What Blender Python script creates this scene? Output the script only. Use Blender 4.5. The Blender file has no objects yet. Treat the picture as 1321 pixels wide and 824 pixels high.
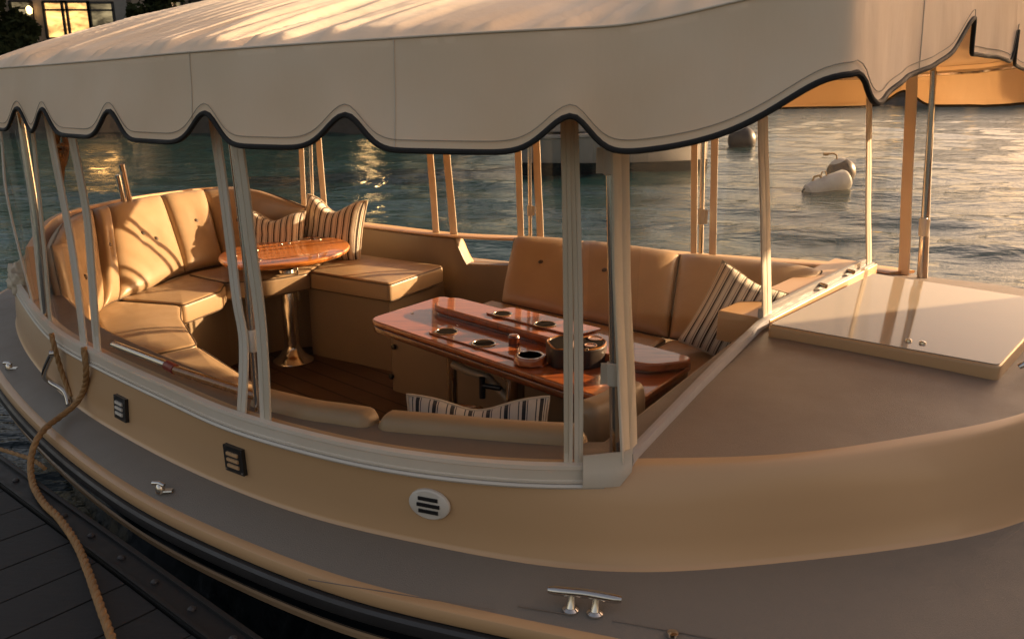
import bpy, bmesh, math, random
from mathutils import Vector, Matrix, noise
random.seed(7)
S = bpy.context.scene
COL = S.collection
PI = math.pi
R = math.radians

# ------------------------------------------------------------------ camera geometry (measured from the photograph)
W0, H0, F0, YH, CH = 1321.0, 824.0, 1050.0, 116.0, 1.9
TH = math.atan((H0/2-YH)/F0)
CT, ST = math.cos(TH), math.sin(TH)
def _ray(u, v):
    x = (u-W0/2)/F0; y = -(v-H0/2)/F0
    return x, CT+y*ST, y*CT-ST
def at(u, v, z):
    "ground-plan position of a photographed point that lies at height z"
    X, Y, Z = _ray(u, v); t = (z-CH)/Z
    return Vector((X*t, Y*t, z))
def atd(u, v, d):
    "position of a photographed point that lies d metres ahead"
    X, Y, Z = _ray(u, v); t = d/Y
    return Vector((X*t, d, CH+Z*t))
def px(p):
    Z = p[2]-CH; dep = p[1]*CT-Z*ST
    return W0/2+F0*p[0]/dep, H0/2-F0*(p[1]*ST+Z*CT)/dep

# ------------------------------------------------------------------ object helpers
def link(o, parent=None):
    COL.objects.link(o)
    if parent: o.parent = parent
    return o
def tag(o, label=None, cat=None, group=None, kind=None):
    if label: o['label'] = label
    if cat: o['category'] = cat
    if group: o['group'] = group
    if kind: o['kind'] = kind
    return o
def empty(name, label=None, cat=None, group=None):
    o = bpy.data.objects.new(name, None); o.empty_display_size = .1
    return tag(link(o), label, cat, group)
class MB:
    "collects geometry for ONE mesh object"
    def __init__(s): s.v = []; s.f = []; s.m = []; s.mi = 0
    def add(s, vs, fs):
        n = len(s.v); s.v += [tuple(v) for v in vs]
        s.f += [tuple(i+n for i in f) for f in fs]; s.m += [s.mi]*len(fs); return s
    def grid(s, rows, closed=False, wrap=False):
        nr, nc = len(rows), len(rows[0]); vs = [p for r in rows for p in r]; fs = []
        for i in range(nr if wrap else nr-1):
            for j in range(nc if closed else nc-1):
                a, b = i*nc+j, i*nc+(j+1) % nc
                c, d = ((i+1) % nr)*nc+(j+1) % nc, ((i+1) % nr)*nc+j
                fs.append((a, b, c, d))
        return s.add(vs, fs)
    def tube(s, path, r, n=10, cap=True, up=None, sq=None):
        P = [Vector(p) for p in path]; rows = []; prev = None
        for i, p in enumerate(P):
            t = (P[min(i+1, len(P)-1)]-P[max(i-1, 0)]).normalized()
            if prev is None:
                a = Vector(up) if up else (Vector((0, 0, 1)) if abs(t.z) < .9 else Vector((1, 0, 0)))
            else: a = prev
            a = (a-t*a.dot(t)).normalized(); prev = a; b = t.cross(a)
            rr = r[i] if isinstance(r, (list, tuple)) else r
            row = []
            for k in range(n):
                an = 2*PI*k/n; ca, sa = math.cos(an), math.sin(an)
                if sq:  # flattened: (half width along a, half along b)
                    e = .35
                    ca2 = math.copysign(abs(ca)**e, ca); sa2 = math.copysign(abs(sa)**e, sa)
                    row.append(p+a*ca2*sq[0]+b*sa2*sq[1])
                else: row.append(p+(a*ca+b*sa)*rr)
            rows.append(row)
        s.grid(rows, closed=True)
        if cap:
            s.add(rows[0], [tuple(range(n))[::-1]]); s.add(rows[-1], [tuple(range(n))])
        return s
    def box(s, c, dx, dy, dz, ax=None):
        "box centred on c; ax = (x dir, y dir, z dir)"
        c = Vector(c); X, Y, Z = [Vector(a) for a in (ax or ((1, 0, 0), (0, 1, 0), (0, 0, 1)))]
        vs = [c+X*dx*i/2+Y*dy*j/2+Z*dz*k/2 for i in (-1, 1) for j in (-1, 1) for k in (-1, 1)]
        return s.add(vs, [(0, 1, 3, 2), (4, 6, 7, 5), (0, 4, 5, 1), (2, 3, 7, 6), (0, 2, 6, 4), (1, 5, 7, 3)])
    def prism(s, poly, z0, z1, r=0.0, seg=4, puff=0.0):
        "plan outline raised from z0 to z1 with its upper and lower rims rounded by r"
        P = [Vector((p[0], p[1])) for p in poly]
        if sum(P[i].x*P[(i+1) % len(P)].y-P[(i+1) % len(P)].x*P[i].y for i in range(len(P))) < 0: P.reverse()
        n = len(P); nor = []
        for i in range(n):
            t = (P[(i+1) % n]-P[i-1]); t = t.normalized() if t.length > 1e-9 else Vector((1, 0))
            nor.append(Vector((-t.y, t.x)))
        def ring(off, z): return [Vector((p.x+q.x*off, p.y+q.y*off, z)) for p, q in zip(P, nor)]
        rows = []
        if r > 0:
            for k in range(seg+1):
                a = PI/2*(1-k/seg); rows.append(ring(r*(1-math.cos(a)), z0+r*(1-math.sin(a))))
            for k in range(seg+1):
                a = PI/2*k/seg; rows.append(ring(r*(1-math.cos(a)), z1-r*(1-math.sin(a))))
        else: rows = [ring(0, z0), ring(0, z1)]
        s.grid(rows, closed=True)
        c0 = sum((Vector(v) for v in rows[-1]), Vector())/n
        if puff:
            rr = [[v+(c0-v)*k/4+Vector((0, 0, puff*(1-(1-k/4)**2))) for v in rows[-1]] for k in range(4)]
            s.grid(rr, closed=True)
            s.add(rr[-1]+[c0+Vector((0, 0, puff))], [(i, (i+1) % n, n) for i in range(n)])
        else: s.add(rows[-1], [tuple(range(n))])
        s.add(rows[0], [tuple(range(n))[::-1]])
        return s
    def lathe(s, prof, c, n=32, M=None):
        c = Vector(c); rows = []
        for r, z in prof:
            row = []
            for k in range(n):
                v = Vector((r*math.cos(2*PI*k/n), r*math.sin(2*PI*k/n), z))
                row.append(c+(M @ v if M else v))
            rows.append(row)
        s.grid(rows, closed=True)
        s.add(rows[0], [tuple(range(n))[::-1]]); s.add(rows[-1], [tuple(range(n))])
        return s
    def build(s, name, mats, parent=None, smooth=True, angle=38, weld=0.0004):
        me = bpy.data.meshes.new(name); me.from_pydata(s.v, [], s.f)
        for m in (mats if isinstance(mats, (list, tuple)) else [mats]): me.materials.append(m)
        if any(s.m): me.polygons.foreach_set('material_index', s.m)
        bm = bmesh.new(); bm.from_mesh(me)
        if weld: bmesh.ops.remove_doubles(bm, verts=bm.verts, dist=weld)
        bmesh.ops.recalc_face_normals(bm, faces=bm.faces)
        for f in bm.faces: f.smooth = smooth and len(f.verts) < 9
        if smooth:
            for e in bm.edges:
                if len(e.link_faces) == 2 and e.calc_face_angle(0) > R(angle): e.smooth = False
        bm.to_mesh(me); bm.free()
        return link(bpy.data.objects.new(name, me), parent)
def spline(P, n=12, closed=False):
    "Catmull-Rom through the points"
    P = [Vector(p) for p in P]; out = []; m = len(P)
    for i in range(m if closed else m-1):
        if closed: a, b, c, d = P[i-1], P[i], P[(i+1) % m], P[(i+2) % m]
        else: a, b, c, d = P[max(i-1, 0)], P[i], P[i+1], P[min(i+2, m-1)]
        for k in range(n):
            t = k/n
            out.append(.5*((2*b)+(c-a)*t+(2*a-5*b+4*c-d)*t*t+(3*b-a-3*c+d)*t**3))
    if not closed: out.append(P[-1])
    return out
def roundpoly(P, r, seg=5):
    "plan polygon with its corners rounded by r"
    P = [Vector((p[0], p[1])) for p in P]; out = []; n = len(P)
    rs = r if isinstance(r, (list, tuple)) else [r]*n
    for i in range(n):
        a, b, c = P[i-1], P[i], P[(i+1) % n]
        d = min(rs[i], (a-b).length*.48, (c-b).length*.48)
        p, q = b+(a-b).normalized()*d, b+(c-b).normalized()*d
        for k in range(seg+1):
            t = k/seg; out.append((1-t)**2*p+2*t*(1-t)*b+t*t*q)
    # even spacing so offsets behave
    res = []
    for i in range(len(out)):
        a, b = out[i], out[(i+1) % len(out)]; L = (b-a).length
        if L < 1e-5: continue
        k = max(1, int(L/.05))
        for j in range(k): res.append(a+(b-a)*j/k)
    return res
def resample(P, n):
    P = [Vector(p) for p in P]; d = [0]
    for a, b in zip(P, P[1:]): d.append(d[-1]+(b-a).length)
    out = []; j = 0
    for i in range(n):
        s = d[-1]*i/(n-1)
        while j < len(P)-2 and d[j+1] < s: j += 1
        t = (s-d[j])/max(d[j+1]-d[j], 1e-9); out.append(P[j].lerp(P[j+1], min(max(t, 0), 1)))
    return out

# ------------------------------------------------------------------ materials
class NT:
    def __init__(s, name):
        s.mat = bpy.data.materials.new(name); s.mat.use_nodes = True
        s.t = s.mat.node_tree; s.n = s.t.nodes; s.l = s.t.links; s.n.clear()
        s.out = s.n.new('ShaderNodeOutputMaterial')
    def node(s, typ, **kw):
        nd = s.n.new('ShaderNode'+typ)
        for k, v in kw.items():
            if k in nd.inputs: s.put(nd.inputs[k], v)
            else: setattr(nd, k, v)
        return nd
    def put(s, sock, v):
        if isinstance(v, bpy.types.NodeSocket): s.l.new(v, sock)
        else: sock.default_value = v
    def bsdf(s, **kw):
        b = s.n.new('ShaderNodeBsdfPrincipled')
        for k, v in kw.items(): s.put(b.inputs[k.replace('_', ' ')], v)
        s.l.new(b.outputs[0], s.out.inputs[0]); s.b = b; return b
    def coord(s, kind='Object', scale=(1, 1, 1), rot=(0, 0, 0)):
        c = s.n.new('ShaderNodeTexCoord'); m = s.n.new('ShaderNodeMapping')
        s.l.new(c.outputs[kind], m.inputs[0]); m.inputs['Scale'].default_value = scale; m.inputs['Rotation'].default_value = rot
        return m.outputs[0]
    def noise(s, vec, scale=5, detail=4, rough=.5, dist=0):
        n = s.n.new('ShaderNodeTexNoise'); s.l.new(vec, n.inputs['Vector'])
        n.inputs['Scale'].default_value = scale; n.inputs['Detail'].default_value = detail
        n.inputs['Roughness'].default_value = rough; n.inputs['Distortion'].default_value = dist
        return n.outputs[0]
    def ramp(s, fac, stops, interp='LINEAR'):
        r = s.n.new('ShaderNodeValToRGB'); s.l.new(fac, r.inputs[0]); cr = r.color_ramp; cr.interpolation = interp
        while len(cr.elements) < len(stops): cr.elements.new(.5)
        for e, (p, c) in zip(cr.elements, stops):
            e.position = p; e.color = (*c, 1) if len(c) == 3 else c
        return r.outputs[0]
    def bump(s, h, strength=.2, dist=.01, prev=None):
        b = s.n.new('ShaderNodeBump'); s.l.new(h, b.inputs['Height'])
        b.inputs['Strength'].default_value = strength; b.inputs['Distance'].default_value = dist
        if prev: s.l.new(prev, b.inputs['Normal'])
        return b.outputs[0]
def c4(c): return (*c, 1)
def vary(c, a): return tuple(max(0, x*a) for x in c)
def plain(name, col, rough=.5, metal=0, spec=.5, coat=0, var=.12, vscale=6, bump=0, bscale=120, rvar=.12, **kw):
    m = NT(name); v = m.coord()
    n = m.noise(v, vscale, 5, .6)
    c = m.ramp(n, [(.25, vary(col, 1-var)), (.75, vary(col, 1+var))])
    n2 = m.noise(v, vscale*2.3, 6, .65)
    rr = m.ramp(n2, [(.3, (max(rough-rvar, .02),)*3), (.75, (min(rough+rvar, 1),)*3)])
    args = dict(Base_Color=c, Roughness=rr, Metallic=metal, Specular_IOR_Level=spec, Coat_Weight=coat)
    if bump: args['Normal'] = m.bump(m.noise(v, bscale, 3), bump, .003)
    args.update(kw); m.bsdf(**args); return m.mat
M = {}
M['gelcoat'] = plain('tan_gelcoat', (.55, .345, .182), .34, coat=.15, var=.012, vscale=2.5, rvar=.015)
M['liner'] = plain('tan_liner', (.27, .2, .128), .45, var=.06, vscale=3)
M['nonskid'] = plain('grey_nonskid', (.200, .176, .148), .55, var=.04, vscale=2.2, bump=.5, bscale=420)
M['foredeck'] = plain('taupe_nonskid', (.20, .158, .126), .5, var=.03, vscale=2, bump=.4, bscale=420)
M['vinyl'] = plain('tan_vinyl', (.345, .24, .142), .40, var=.1, vscale=5, bump=.25, bscale=260)
M['piping'] = plain('brown_piping', (.07, .045, .028), .5)
M['black'] = plain('black_hull', (.008, .009, .011), .2, coat=.3, var=.2, vscale=3)
M['rubber'] = plain('dark_rubber', (.035, .033, .034), .5)
M['steel'] = plain('polished_steel', (.62, .58, .53), .17, metal=1, var=.08, vscale=12, rvar=.08)
M['blackplastic'] = plain('black_plastic', (.012, .012, .013), .4)
M['whiteplastic'] = plain('white_plastic', (.62, .57, .5), .4, var=.05)
M['trim'] = plain('grey_trim', (.30, .30, .32), .4, var=.03)
M['darkwood_base'] = plain('dark_bracket', (.02, .018, .016), .45)
M['rope'] = plain('tan_rope', (.33, .185, .075), .8, var=.25, vscale=40, bump=.5, bscale=300)
M['mast'] = plain('grey_paint', (.3, .3, .31), .5)
M['red'] = plain('red_band', (.22, .02, .015), .4)
M['hookwood'] = plain('varnished_pole', (.30, .12, .035), .25, coat=.6, var=.25, vscale=20)
M['boatwhite'] = plain('white_boat_paint', (.6, .58, .55), .35, var=.05)
M['buoywhite'] = plain('weathered_white_buoy', (.40, .385, .36), .5, var=.2, vscale=7)
M['buoyblue'] = plain('dark_blue_buoy', (.012, .016, .026), .4, spec=.3, var=.3, vscale=8)
M['strapwhite'] = plain('cream_cloth', (.55, .47, .36), .85, var=.12, vscale=30, bump=.4, bscale=200)

def canvas(name, col, transl, bump=.35):
    m = NT(name); v = m.coord()
    n = m.noise(v, 1.7, 4, .55)
    c = m.ramp(n, [(.3, (col[0]*.90, col[1]*.84, col[2]*.75)), (.68, vary(col, 1.04))])  # random tan patches: light through the cloth painted in, with some staining
    w = m.noise(v, 700, 2); f = m.noise(m.coord(scale=(1, 1, .35)), 9, 4, .55)
    nm = m.bump(f, bump, .012, m.bump(w, .15, .001))
    d = m.node('BsdfPrincipled', **{'Base Color': c, 'Roughness': .75, 'Specular IOR Level': .25, 'Sheen Weight': .15, 'Normal': nm})
    t = m.node('BsdfTranslucent', Color=c4((.78, .46, .2)), Normal=nm)
    mx = m.node('MixShader', Fac=transl)
    m.l.new(d.outputs[0], mx.inputs[1]); m.l.new(t.outputs[0], mx.inputs[2]); m.l.new(mx.outputs[0], m.out.inputs[0])
    return m.mat
M['canvas'] = canvas('cream_canvas', (.86, .71, .545), .10)
M['strip'] = canvas('cream_canvas_strip', (.72, .66, .57), .10, .2)
M['binding'] = plain('black_binding', (.01, .009, .009), .75)

def vinylglass(name, base, top, bump):
    m = NT(name); v = m.coord(scale=(1, 1, .5))
    nm = m.bump(m.noise(v, 4.5, 4, .55), bump, .02)
    tr = m.node('BsdfTransparent', Color=c4((.93, .92, .89)))
    g = m.node('BsdfGlossy', Color=c4((1, 1, 1)), Roughness=.06, Normal=nm)
    lw = m.node('LayerWeight', Blend=.5, Normal=nm)
    pw = m.node('Math', operation='POWER'); m.l.new(lw.outputs['Facing'], pw.inputs[0]); pw.inputs[1].default_value = 8.0
    ma = m.node('Math', operation='MULTIPLY_ADD'); m.l.new(pw.outputs[0], ma.inputs[0]); ma.inputs[1].default_value = top; ma.inputs[2].default_value = base
    mx = m.node('MixShader', Fac=ma.outputs[0])
    m.l.new(tr.outputs[0], mx.inputs[1]); m.l.new(g.outputs[0], mx.inputs[2]); m.l.new(mx.outputs[0], m.out.inputs[0])
    return m.mat
M['glass'] = vinylglass('clear_vinyl', .009, .07, .25)
M['glasswr'] = vinylglass('creased_clear_vinyl', .035, .32, .9)

def wood(name, dark, light, ang, scale=1.0, rough=.05):
    m = NT(name); v = m.coord(rot=(0, 0, ang), scale=(1.2*scale, 14*scale, 8*scale))
    n = m.noise(v, 3, 6, .62, .6); n2 = m.noise(v, 22, 3, .7)
    mixn = m.node('Math', operation='MULTIPLY_ADD'); m.l.new(n2, mixn.inputs[0]); mixn.inputs[1].default_value = .25; m.l.new(n, mixn.inputs[2])
    c = m.ramp(mixn.outputs[0], [(.35, dark), (.62, light), (.85, vary(light, 1.25))])
    b = m.bump(m.noise(v, 6, 2), .04, .004)
    m.bsdf(Base_Color=c, Roughness=.35, Coat_Weight=1.0, Coat_Roughness=rough, Specular_IOR_Level=.5, Coat_Normal=b)
    return m.mat
M['mahogany'] = wood('varnished_mahogany', (.10, .022, .007), (.36, .095, .024), R(42))
M['tablewood'] = wood('varnished_round_table_wood', (.30, .085, .016), (.62, .22, .042), R(42))
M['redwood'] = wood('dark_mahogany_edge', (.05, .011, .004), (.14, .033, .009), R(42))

def teak():
    m = NT('dark_teak_sole'); v = m.coord(rot=(0, 0, R(42)))
    w = m.node('TexBrick', Vector=v, Color1=c4((.11, .062, .036)), Color2=c4((.075, .043, .026)), Mortar=c4((.008, .006, .005)), Scale=1.0)
    w.inputs['Mortar Size'].default_value = .006; w.inputs['Brick Width'].default_value = 2.5; w.inputs['Row Height'].default_value = .12
    n = m.noise(m.coord(rot=(0, 0, R(42)), scale=(2, 30, 1)), 4, 5, .6)
    mm = m.node('Mix', data_type='RGBA', blend_type='MULTIPLY'); mm.inputs[0].default_value = .6
    m.l.new(w.outputs[0], mm.inputs[6]); m.l.new(m.ramp(n, [(.3, (.5, .5, .5)), (.7, (1.2, 1.2, 1.2))]), mm.inputs[7])
    m.bsdf(Base_Color=mm.outputs[2], Roughness=.5, Normal=m.bump(w.outputs[1], -.4, .004))
    return m.mat
M['teak'] = teak()

def stripes(name, pale, dark, freq=9.0):
    m = NT(name); tc = m.n.new('ShaderNodeTexCoord'); sx = m.n.new('ShaderNodeSeparateXYZ'); m.l.new(tc.outputs['UV'], sx.inputs[0])
    mu = m.node('Math', operation='MULTIPLY'); m.l.new(sx.outputs[0], mu.inputs[0]); mu.inputs[1].default_value = freq
    fr = m.node('Math', operation='FRACT'); m.l.new(mu.outputs[0], fr.inputs[0])
    c = m.ramp(fr.outputs[0], [(0, pale), (.30, vary(dark, 2.2)), (.36, pale), (.52, dark), (.74, pale), (.80, vary(dark, 2.4)), (.85, pale)], 'CONSTANT')
    v = m.coord()
    nm = m.bump(m.noise(v, 500, 2), .3, .001, m.bump(m.noise(v, 14, 4), .4, .015))
    m.bsdf(Base_Color=c, Roughness=.85, Sheen_Weight=.2, Specular_IOR_Level=.2, Normal=nm)
    return m.mat
M['stripe'] = stripes('striped_pillow_fabric', (.72, .65, .55), (.045, .032, .026), 10)
M['stripe_navy'] = stripes('navy_striped_pillow_fabric', (.52, .49, .44), (.018, .02, .028), 8)

def dockmat():
    m = NT('dark_grey_composite'); v = m.coord()
    n = m.noise(m.coord(rot=(0, 0, R(-48)), scale=(2, 26, 2)), 5, 6, .65)
    n2 = m.noise(v, 3, 5, .6)
    a = m.ramp(n, [(.3, (.010, .0103, .011)), (.75, (.019, .0193, .0205))])
    mm = m.node('Mix', data_type='RGBA', blend_type='MULTIPLY'); mm.inputs[0].default_value = .7
    m.l.new(a, mm.inputs[6]); m.l.new(m.ramp(n2, [(.3, (.7, .7, .7)), (.7, (1.15, 1.15, 1.15))]), mm.inputs[7])
    m.bsdf(Base_Color=mm.outputs[2], Roughness=.62, Normal=m.bump(n, .5, .004))
    return m.mat
M['dock'] = dockmat()
M['hole_shade'] = plain('painted_hole_shade', (.012, .009, .008), .9, spec=.05)  # near-black colour standing for the shade inside holes that are not cut
M['dockedge'] = plain('black_dock_edge', (.009, .009, .0095), .55)

def water():
    m = NT('harbour_water'); v = m.coord()
    a = m.noise(m.coord(scale=(.7, 1.6, 1)), 3.2, 5, .5, .3)
    b = m.noise(m.coord(scale=(.75, 1.4, 1)), 12, 3, .5, .2)
    nm = m.bump(b, .45, .014, m.bump(a, .85, .055))
    m.bsdf(Base_Color=c4((.008, .028, .032)), Roughness=.02, IOR=1.33, Specular_IOR_Level=.5, Normal=nm)
    return m.mat
M['water'] = water()

# ------------------------------------------------------------------ light, sky, camera
SUN_AZ, SUN_EL = 70.0, 16.0      # clockwise from straight ahead; height above the horizon
wd = bpy.data.worlds.new('World'); S.world = wd; wd.use_nodes = True
nt = wd.node_tree; nt.nodes.clear()
sky = nt.nodes.new('ShaderNodeTexSky'); sky.sky_type = 'NISHITA'; sky.sun_disc = False
sky.sun_elevation = R(SUN_EL); sky.sun_rotation = R(SUN_AZ)
sky.air_density = 1.0; sky.dust_density = 4.5; sky.ozone_density = .3; sky.altitude = 0
bg = nt.nodes.new('ShaderNodeBackground'); bg.inputs[1].default_value = .10
ow = nt.nodes.new('ShaderNodeOutputWorld')
wm = nt.nodes.new('ShaderNodeMix'); wm.data_type = 'RGBA'; wm.blend_type = 'MULTIPLY'; wm.inputs[0].default_value = 1
wm.inputs[7].default_value = (1.0, .765, .62, 1)      # warm filter over the whole sky, serving as white balance
nt.links.new(sky.outputs[0], wm.inputs[6]); nt.links.new(wm.outputs[2], bg.inputs[0]); nt.links.new(bg.outputs[0], ow.inputs[0])
sd = bpy.data.lights.new('sun', 'SUN'); sd.energy = 4.7; sd.angle = R(.6); sd.color = (1.0, .70, .41)
so = link(bpy.data.objects.new('sun', sd))
sdir = Vector((math.sin(R(SUN_AZ))*math.cos(R(SUN_EL)), math.cos(R(SUN_AZ))*math.cos(R(SUN_EL)), math.sin(R(SUN_EL))))
so.rotation_euler = (-sdir).to_track_quat('-Z', 'Y').to_euler(); so.location = (8, 8, 8)
cd = bpy.data.cameras.new('camera'); cam = link(bpy.data.objects.new('camera', cd)); S.camera = cam
cam.location = (0, 0, CH); cam.rotation_euler = (R(90)-TH, 0, 0)
cd.sensor_fit = 'HORIZONTAL'; cd.sensor_width = 36; cd.lens = 36*F0/W0; cd.clip_start = .05; cd.clip_end = 3000
cd.dof.use_dof = True; cd.dof.focus_distance = 2.7; cd.dof.aperture_fstop = 10.0
vs = S.view_settings; vs.view_transform = 'Standard'; vs.look = 'None'; vs.exposure = 1.58; vs.gamma = 1; vs.use_curve_mapping = False
S.cycles.use_denoising = True; S.cycles.max_bounces = 10; S.cycles.transparent_max_bounces = 24
S.cycles.caustics_reflective = False; S.cycles.caustics_refractive = False; S.cycles.sample_clamp_indirect = 6

# ------------------------------------------------------------------ setting: water, terrain
WZ = .30
def make_water():
    rows = []
    comps = []
    rnd = random.Random(3)
    for k in range(26):
        lam = .35*(1.22**k) if k < 14 else rnd.uniform(.5, 2.5)
        an = R(84)+rnd.gauss(0, .38); amp = .0105*lam**.85 if lam < 2 else .018
        comps.append((2*PI/lam*math.cos(an), 2*PI/lam*math.sin(an), amp*.52, rnd.uniform(0, 6.3), lam))
    r = .6; rs = []
    while r < 900: rs.append(r); r *= 1.0125 if r < 60 else 1.05
    na = 300; a0, a1 = R(-62), R(62)
    for r in rs:
        row = []
        for j in range(na):
            th = a0+(a1-a0)*j/(na-1); x, y = r*math.sin(th), r*math.cos(th)
            z = 0; res = max(r*.0125, r*(a1-a0)/na)
            for kx, ky, am, ph, lam in comps:
                if lam > 2.5*res:
                    z += am*math.sin(kx*x+ky*y+ph+.6*math.sin(.37*x+.2*y+ph))
            row.append((x, y, WZ+z))
        rows.append(row)
    mb = MB().grid(rows)
    o = mb.build('water', M['water'], angle=180, weld=0); tag(o, kind='structure')
    # the rest of the harbour, so that the sheet reaches the horizon on every side
    ring = [[(rr*math.sin(t), rr*math.cos(t), WZ-.02) for t in [R(62)+(2*PI-R(124))*k/60 for k in range(61)]] for rr in (.6, 30, 900)]
    o = MB().grid(ring).build('water', M['water'], weld=0); tag(o, kind='structure')
make_water()

# ------------------------------------------------------------------ boat outlines in plan (closed rings around C0)
C0 = Vector((-.1, 3.0))
NA = 720
def closed(P, n=10): return spline([Vector(p) for p in P], n, closed=True)
def ray_ring(poly, zc=None, n=NA):
    "sample a closed outline at n equal bearings from C0"
    out = []; m = len(poly)
    for k in range(n):
        th = 2*PI*k/n; d = Vector((math.cos(th), math.sin(th))); best = None
        for i in range(m):
            a, b = poly[i], poly[(i+1) % m]
            ax, ay, bx, by = a[0]-C0.x, a[1]-C0.y, b[0]-C0.x, b[1]-C0.y
            den = d.x*(by-ay)-d.y*(bx-ax)
            if abs(den) < 1e-12: continue
            t = (ax*(by-ay)-ay*(bx-ax))/den; u = (ax*d.y-ay*d.x)/den
            if t > 0 and -1e-9 <= u <= 1+1e-9 and (best is None or t > best[0]): best = (t, a[2]+(b[2]-a[2])*u)
        out.append(Vector((C0.x+d.x*best[0], C0.y+d.y*best[0], best[1])))
    return out
def smooth_ring(ring, it=10):
    for _ in range(it):
        n = len(ring); ring = [(ring[i-4]+ring[i-2]*2+ring[i]*2+ring[(i+2) % n]*2+ring[(i+4) % n])/8 for i in range(n)]
    return ring
def scale_ring(ring, off, dz=0.0, z=None):
    "push a ring outward (off > 0) along its own normal"
    n = len(ring); out = []
    for i in range(n):
        t = ring[(i+1) % n]-ring[i-1]; nn = Vector((t.y, -t.x, 0)).normalized()
        p = ring[i]+nn*off; p.z = ring[i].z+dz if z is None else z; out.append(p)
    return out
# outer edge of the coaming (near side traced left to right, then bow, far side, stern)
ZC = 1.12
near_top = [at(u, v, 1.12) for u, v in ((20, 360), (65, 420), (135, 460), (230, 503), (305, 535), (460, 575), (600, 595), (728, 603), (815, 599), (940, 599), (1060, 591), (1200, 568), (1321, 545))]
bow_top = [Vector(p) for p in ((1.72, 2.15, 1.12), (2.05, 2.5, 1.12), (2.2, 2.9, 1.12), (2.1, 3.3, 1.12))]
far_top = [Vector((1.86, 3.58, 1.09))]+[at(u, v, 1.06)+Vector((.03, .06, 0)) for u, v in ((1125, 348), (900, 333), (690, 311), (580, 306), (470, 292))]
stern_top = [Vector(p) for p in ((-1.40, 5.36, 1.08), (-1.8, 5.36, 1.10), (-2.15, 5.1, 1.12), (-2.33, 4.6, 1.12), (-2.38, 4.1, 1.12), (-2.32, 3.7, 1.12))]
TOP = smooth_ring(ray_ring(closed(near_top+bow_top+far_top+stern_top)))
TOP0 = [p.copy() for p in TOP]
for p in TOP:        # low boarding gap in the far coaming
    u = px(p)[0]
    if p.y > 3.5 and 590 < u < 680:
        k = min(max((u-597)/13, 0), 1)*min(max((670-u)/8, 0), 1); p.z -= .15*k
near_base = [at(u, v, .90) for u, v in ((28, 440), (60, 485), (107, 528), (186, 575), (261, 612), (350, 648), (440, 676), (560, 702), (650, 720), (740, 733), (850, 737), (960, 728), (1080, 716), (1200, 700), (1321, 672))]
BASE = ray_ring(closed(near_base+[p+Vector((.04, -.03, -.22)) for p in bow_top]+[p+Vector((.02, .05, -.17)) for p in far_top]+[p+Vector((-.03, .03, -.22)) for p in stern_top]))
BASE = smooth_ring(BASE)
near_deck = [at(u, v, .87) for u, v in ((0, 492), (61, 558), (154, 628), (261, 684), (438, 754), (600, 793), (700, 815), (800, 834))]
near_deck = [Vector((-2.3, 3.35, .87))]+near_deck+[Vector((x, y, .87)) for x, y in ((.5, 1.24), (.9, 1.18), (1.4, 1.17), (1.95, 1.3), (2.45, 1.62), (2.72, 2.1), (2.72, 2.65), (2.5, 3.2), (2.15, 3.65), (1.75, 4.0), (1.0, 4.4), (.2, 4.85), (-.4, 5.15), (-.95, 5.45), (-1.4, 5.68), (-1.85, 5.7), (-2.38, 5.42), (-2.68, 4.85), (-2.74, 4.3), (-2.6, 3.8))]
DECK = smooth_ring(ray_ring(closed(near_deck)))
# opening of the cockpit
hole_near = []
for p, q in zip(scale_ring(TOP, -.115), scale_ring(TOP, -.10)):
    k = min(max((p.y-3.0)/.8, 0), 1); hole_near.append(p.lerp(q, k))
front = [Vector(p) for p in ((.36, 1.95, 1.12), (.58, 2.33, 1.12), (.80, 2.70, 1.12), (1.02, 3.06, 1.12), (1.30, 3.42, 1.12))]
def inside_front(p):
    "keeps a plan point on the cockpit side of the bulkhead line"
    a, b = Vector((.30, 1.85)), Vector((1.36, 3.50)); d = (b-a).normalized(); n = Vector((d.y, -d.x))
    q = Vector((p.x, p.y))-a; s = q.dot(n)
    return s
HOLE = []
for p in hole_near:
    d = Vector((p.x, p.y))-C0; t = 1.0
    s0 = inside_front(Vector((C0.x, C0.y))); s1 = inside_front(p)
    if s1 > 0: t = s0/(s0-s1)
    HOLE.append(Vector((C0.x+d.x*t, C0.y+d.y*t, p.z)))
def along(ring, u, want_near=True):
    "index-free lookup: point of a ring that projects to picture column u, on the near or the far side"
    best = None
    for i in range(len(ring)):
        a, b = ring[i], ring[(i+1) % len(ring)]
        ua, ub = px(a)[0], px(b)[0]
        if (a.y < 3.0) != want_near and abs(a.x+2.2) > .5: continue
        if (ua-u)*(ub-u) <= 0 and abs(ua-ub) < 400:
            t = (u-ua)/(ub-ua) if ub != ua else 0; p = a.lerp(b, t)
            if best is None or (p.y < best[0].y) == want_near: best = (p, (b-a).normalized())
    if best is None:
        i = min(range(len(ring)), key=lambda i: abs(px(ring[i])[0]-u)+(0 if (ring[i].y < 3.0) == want_near else 300))
        best = (ring[i].copy(), (ring[(i+1) % len(ring)]-ring[i]).normalized())
    return best

boat = empty('electric_boat', 'tan and cream canopied electric day boat moored beside the dark dock', 'boat')

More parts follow.
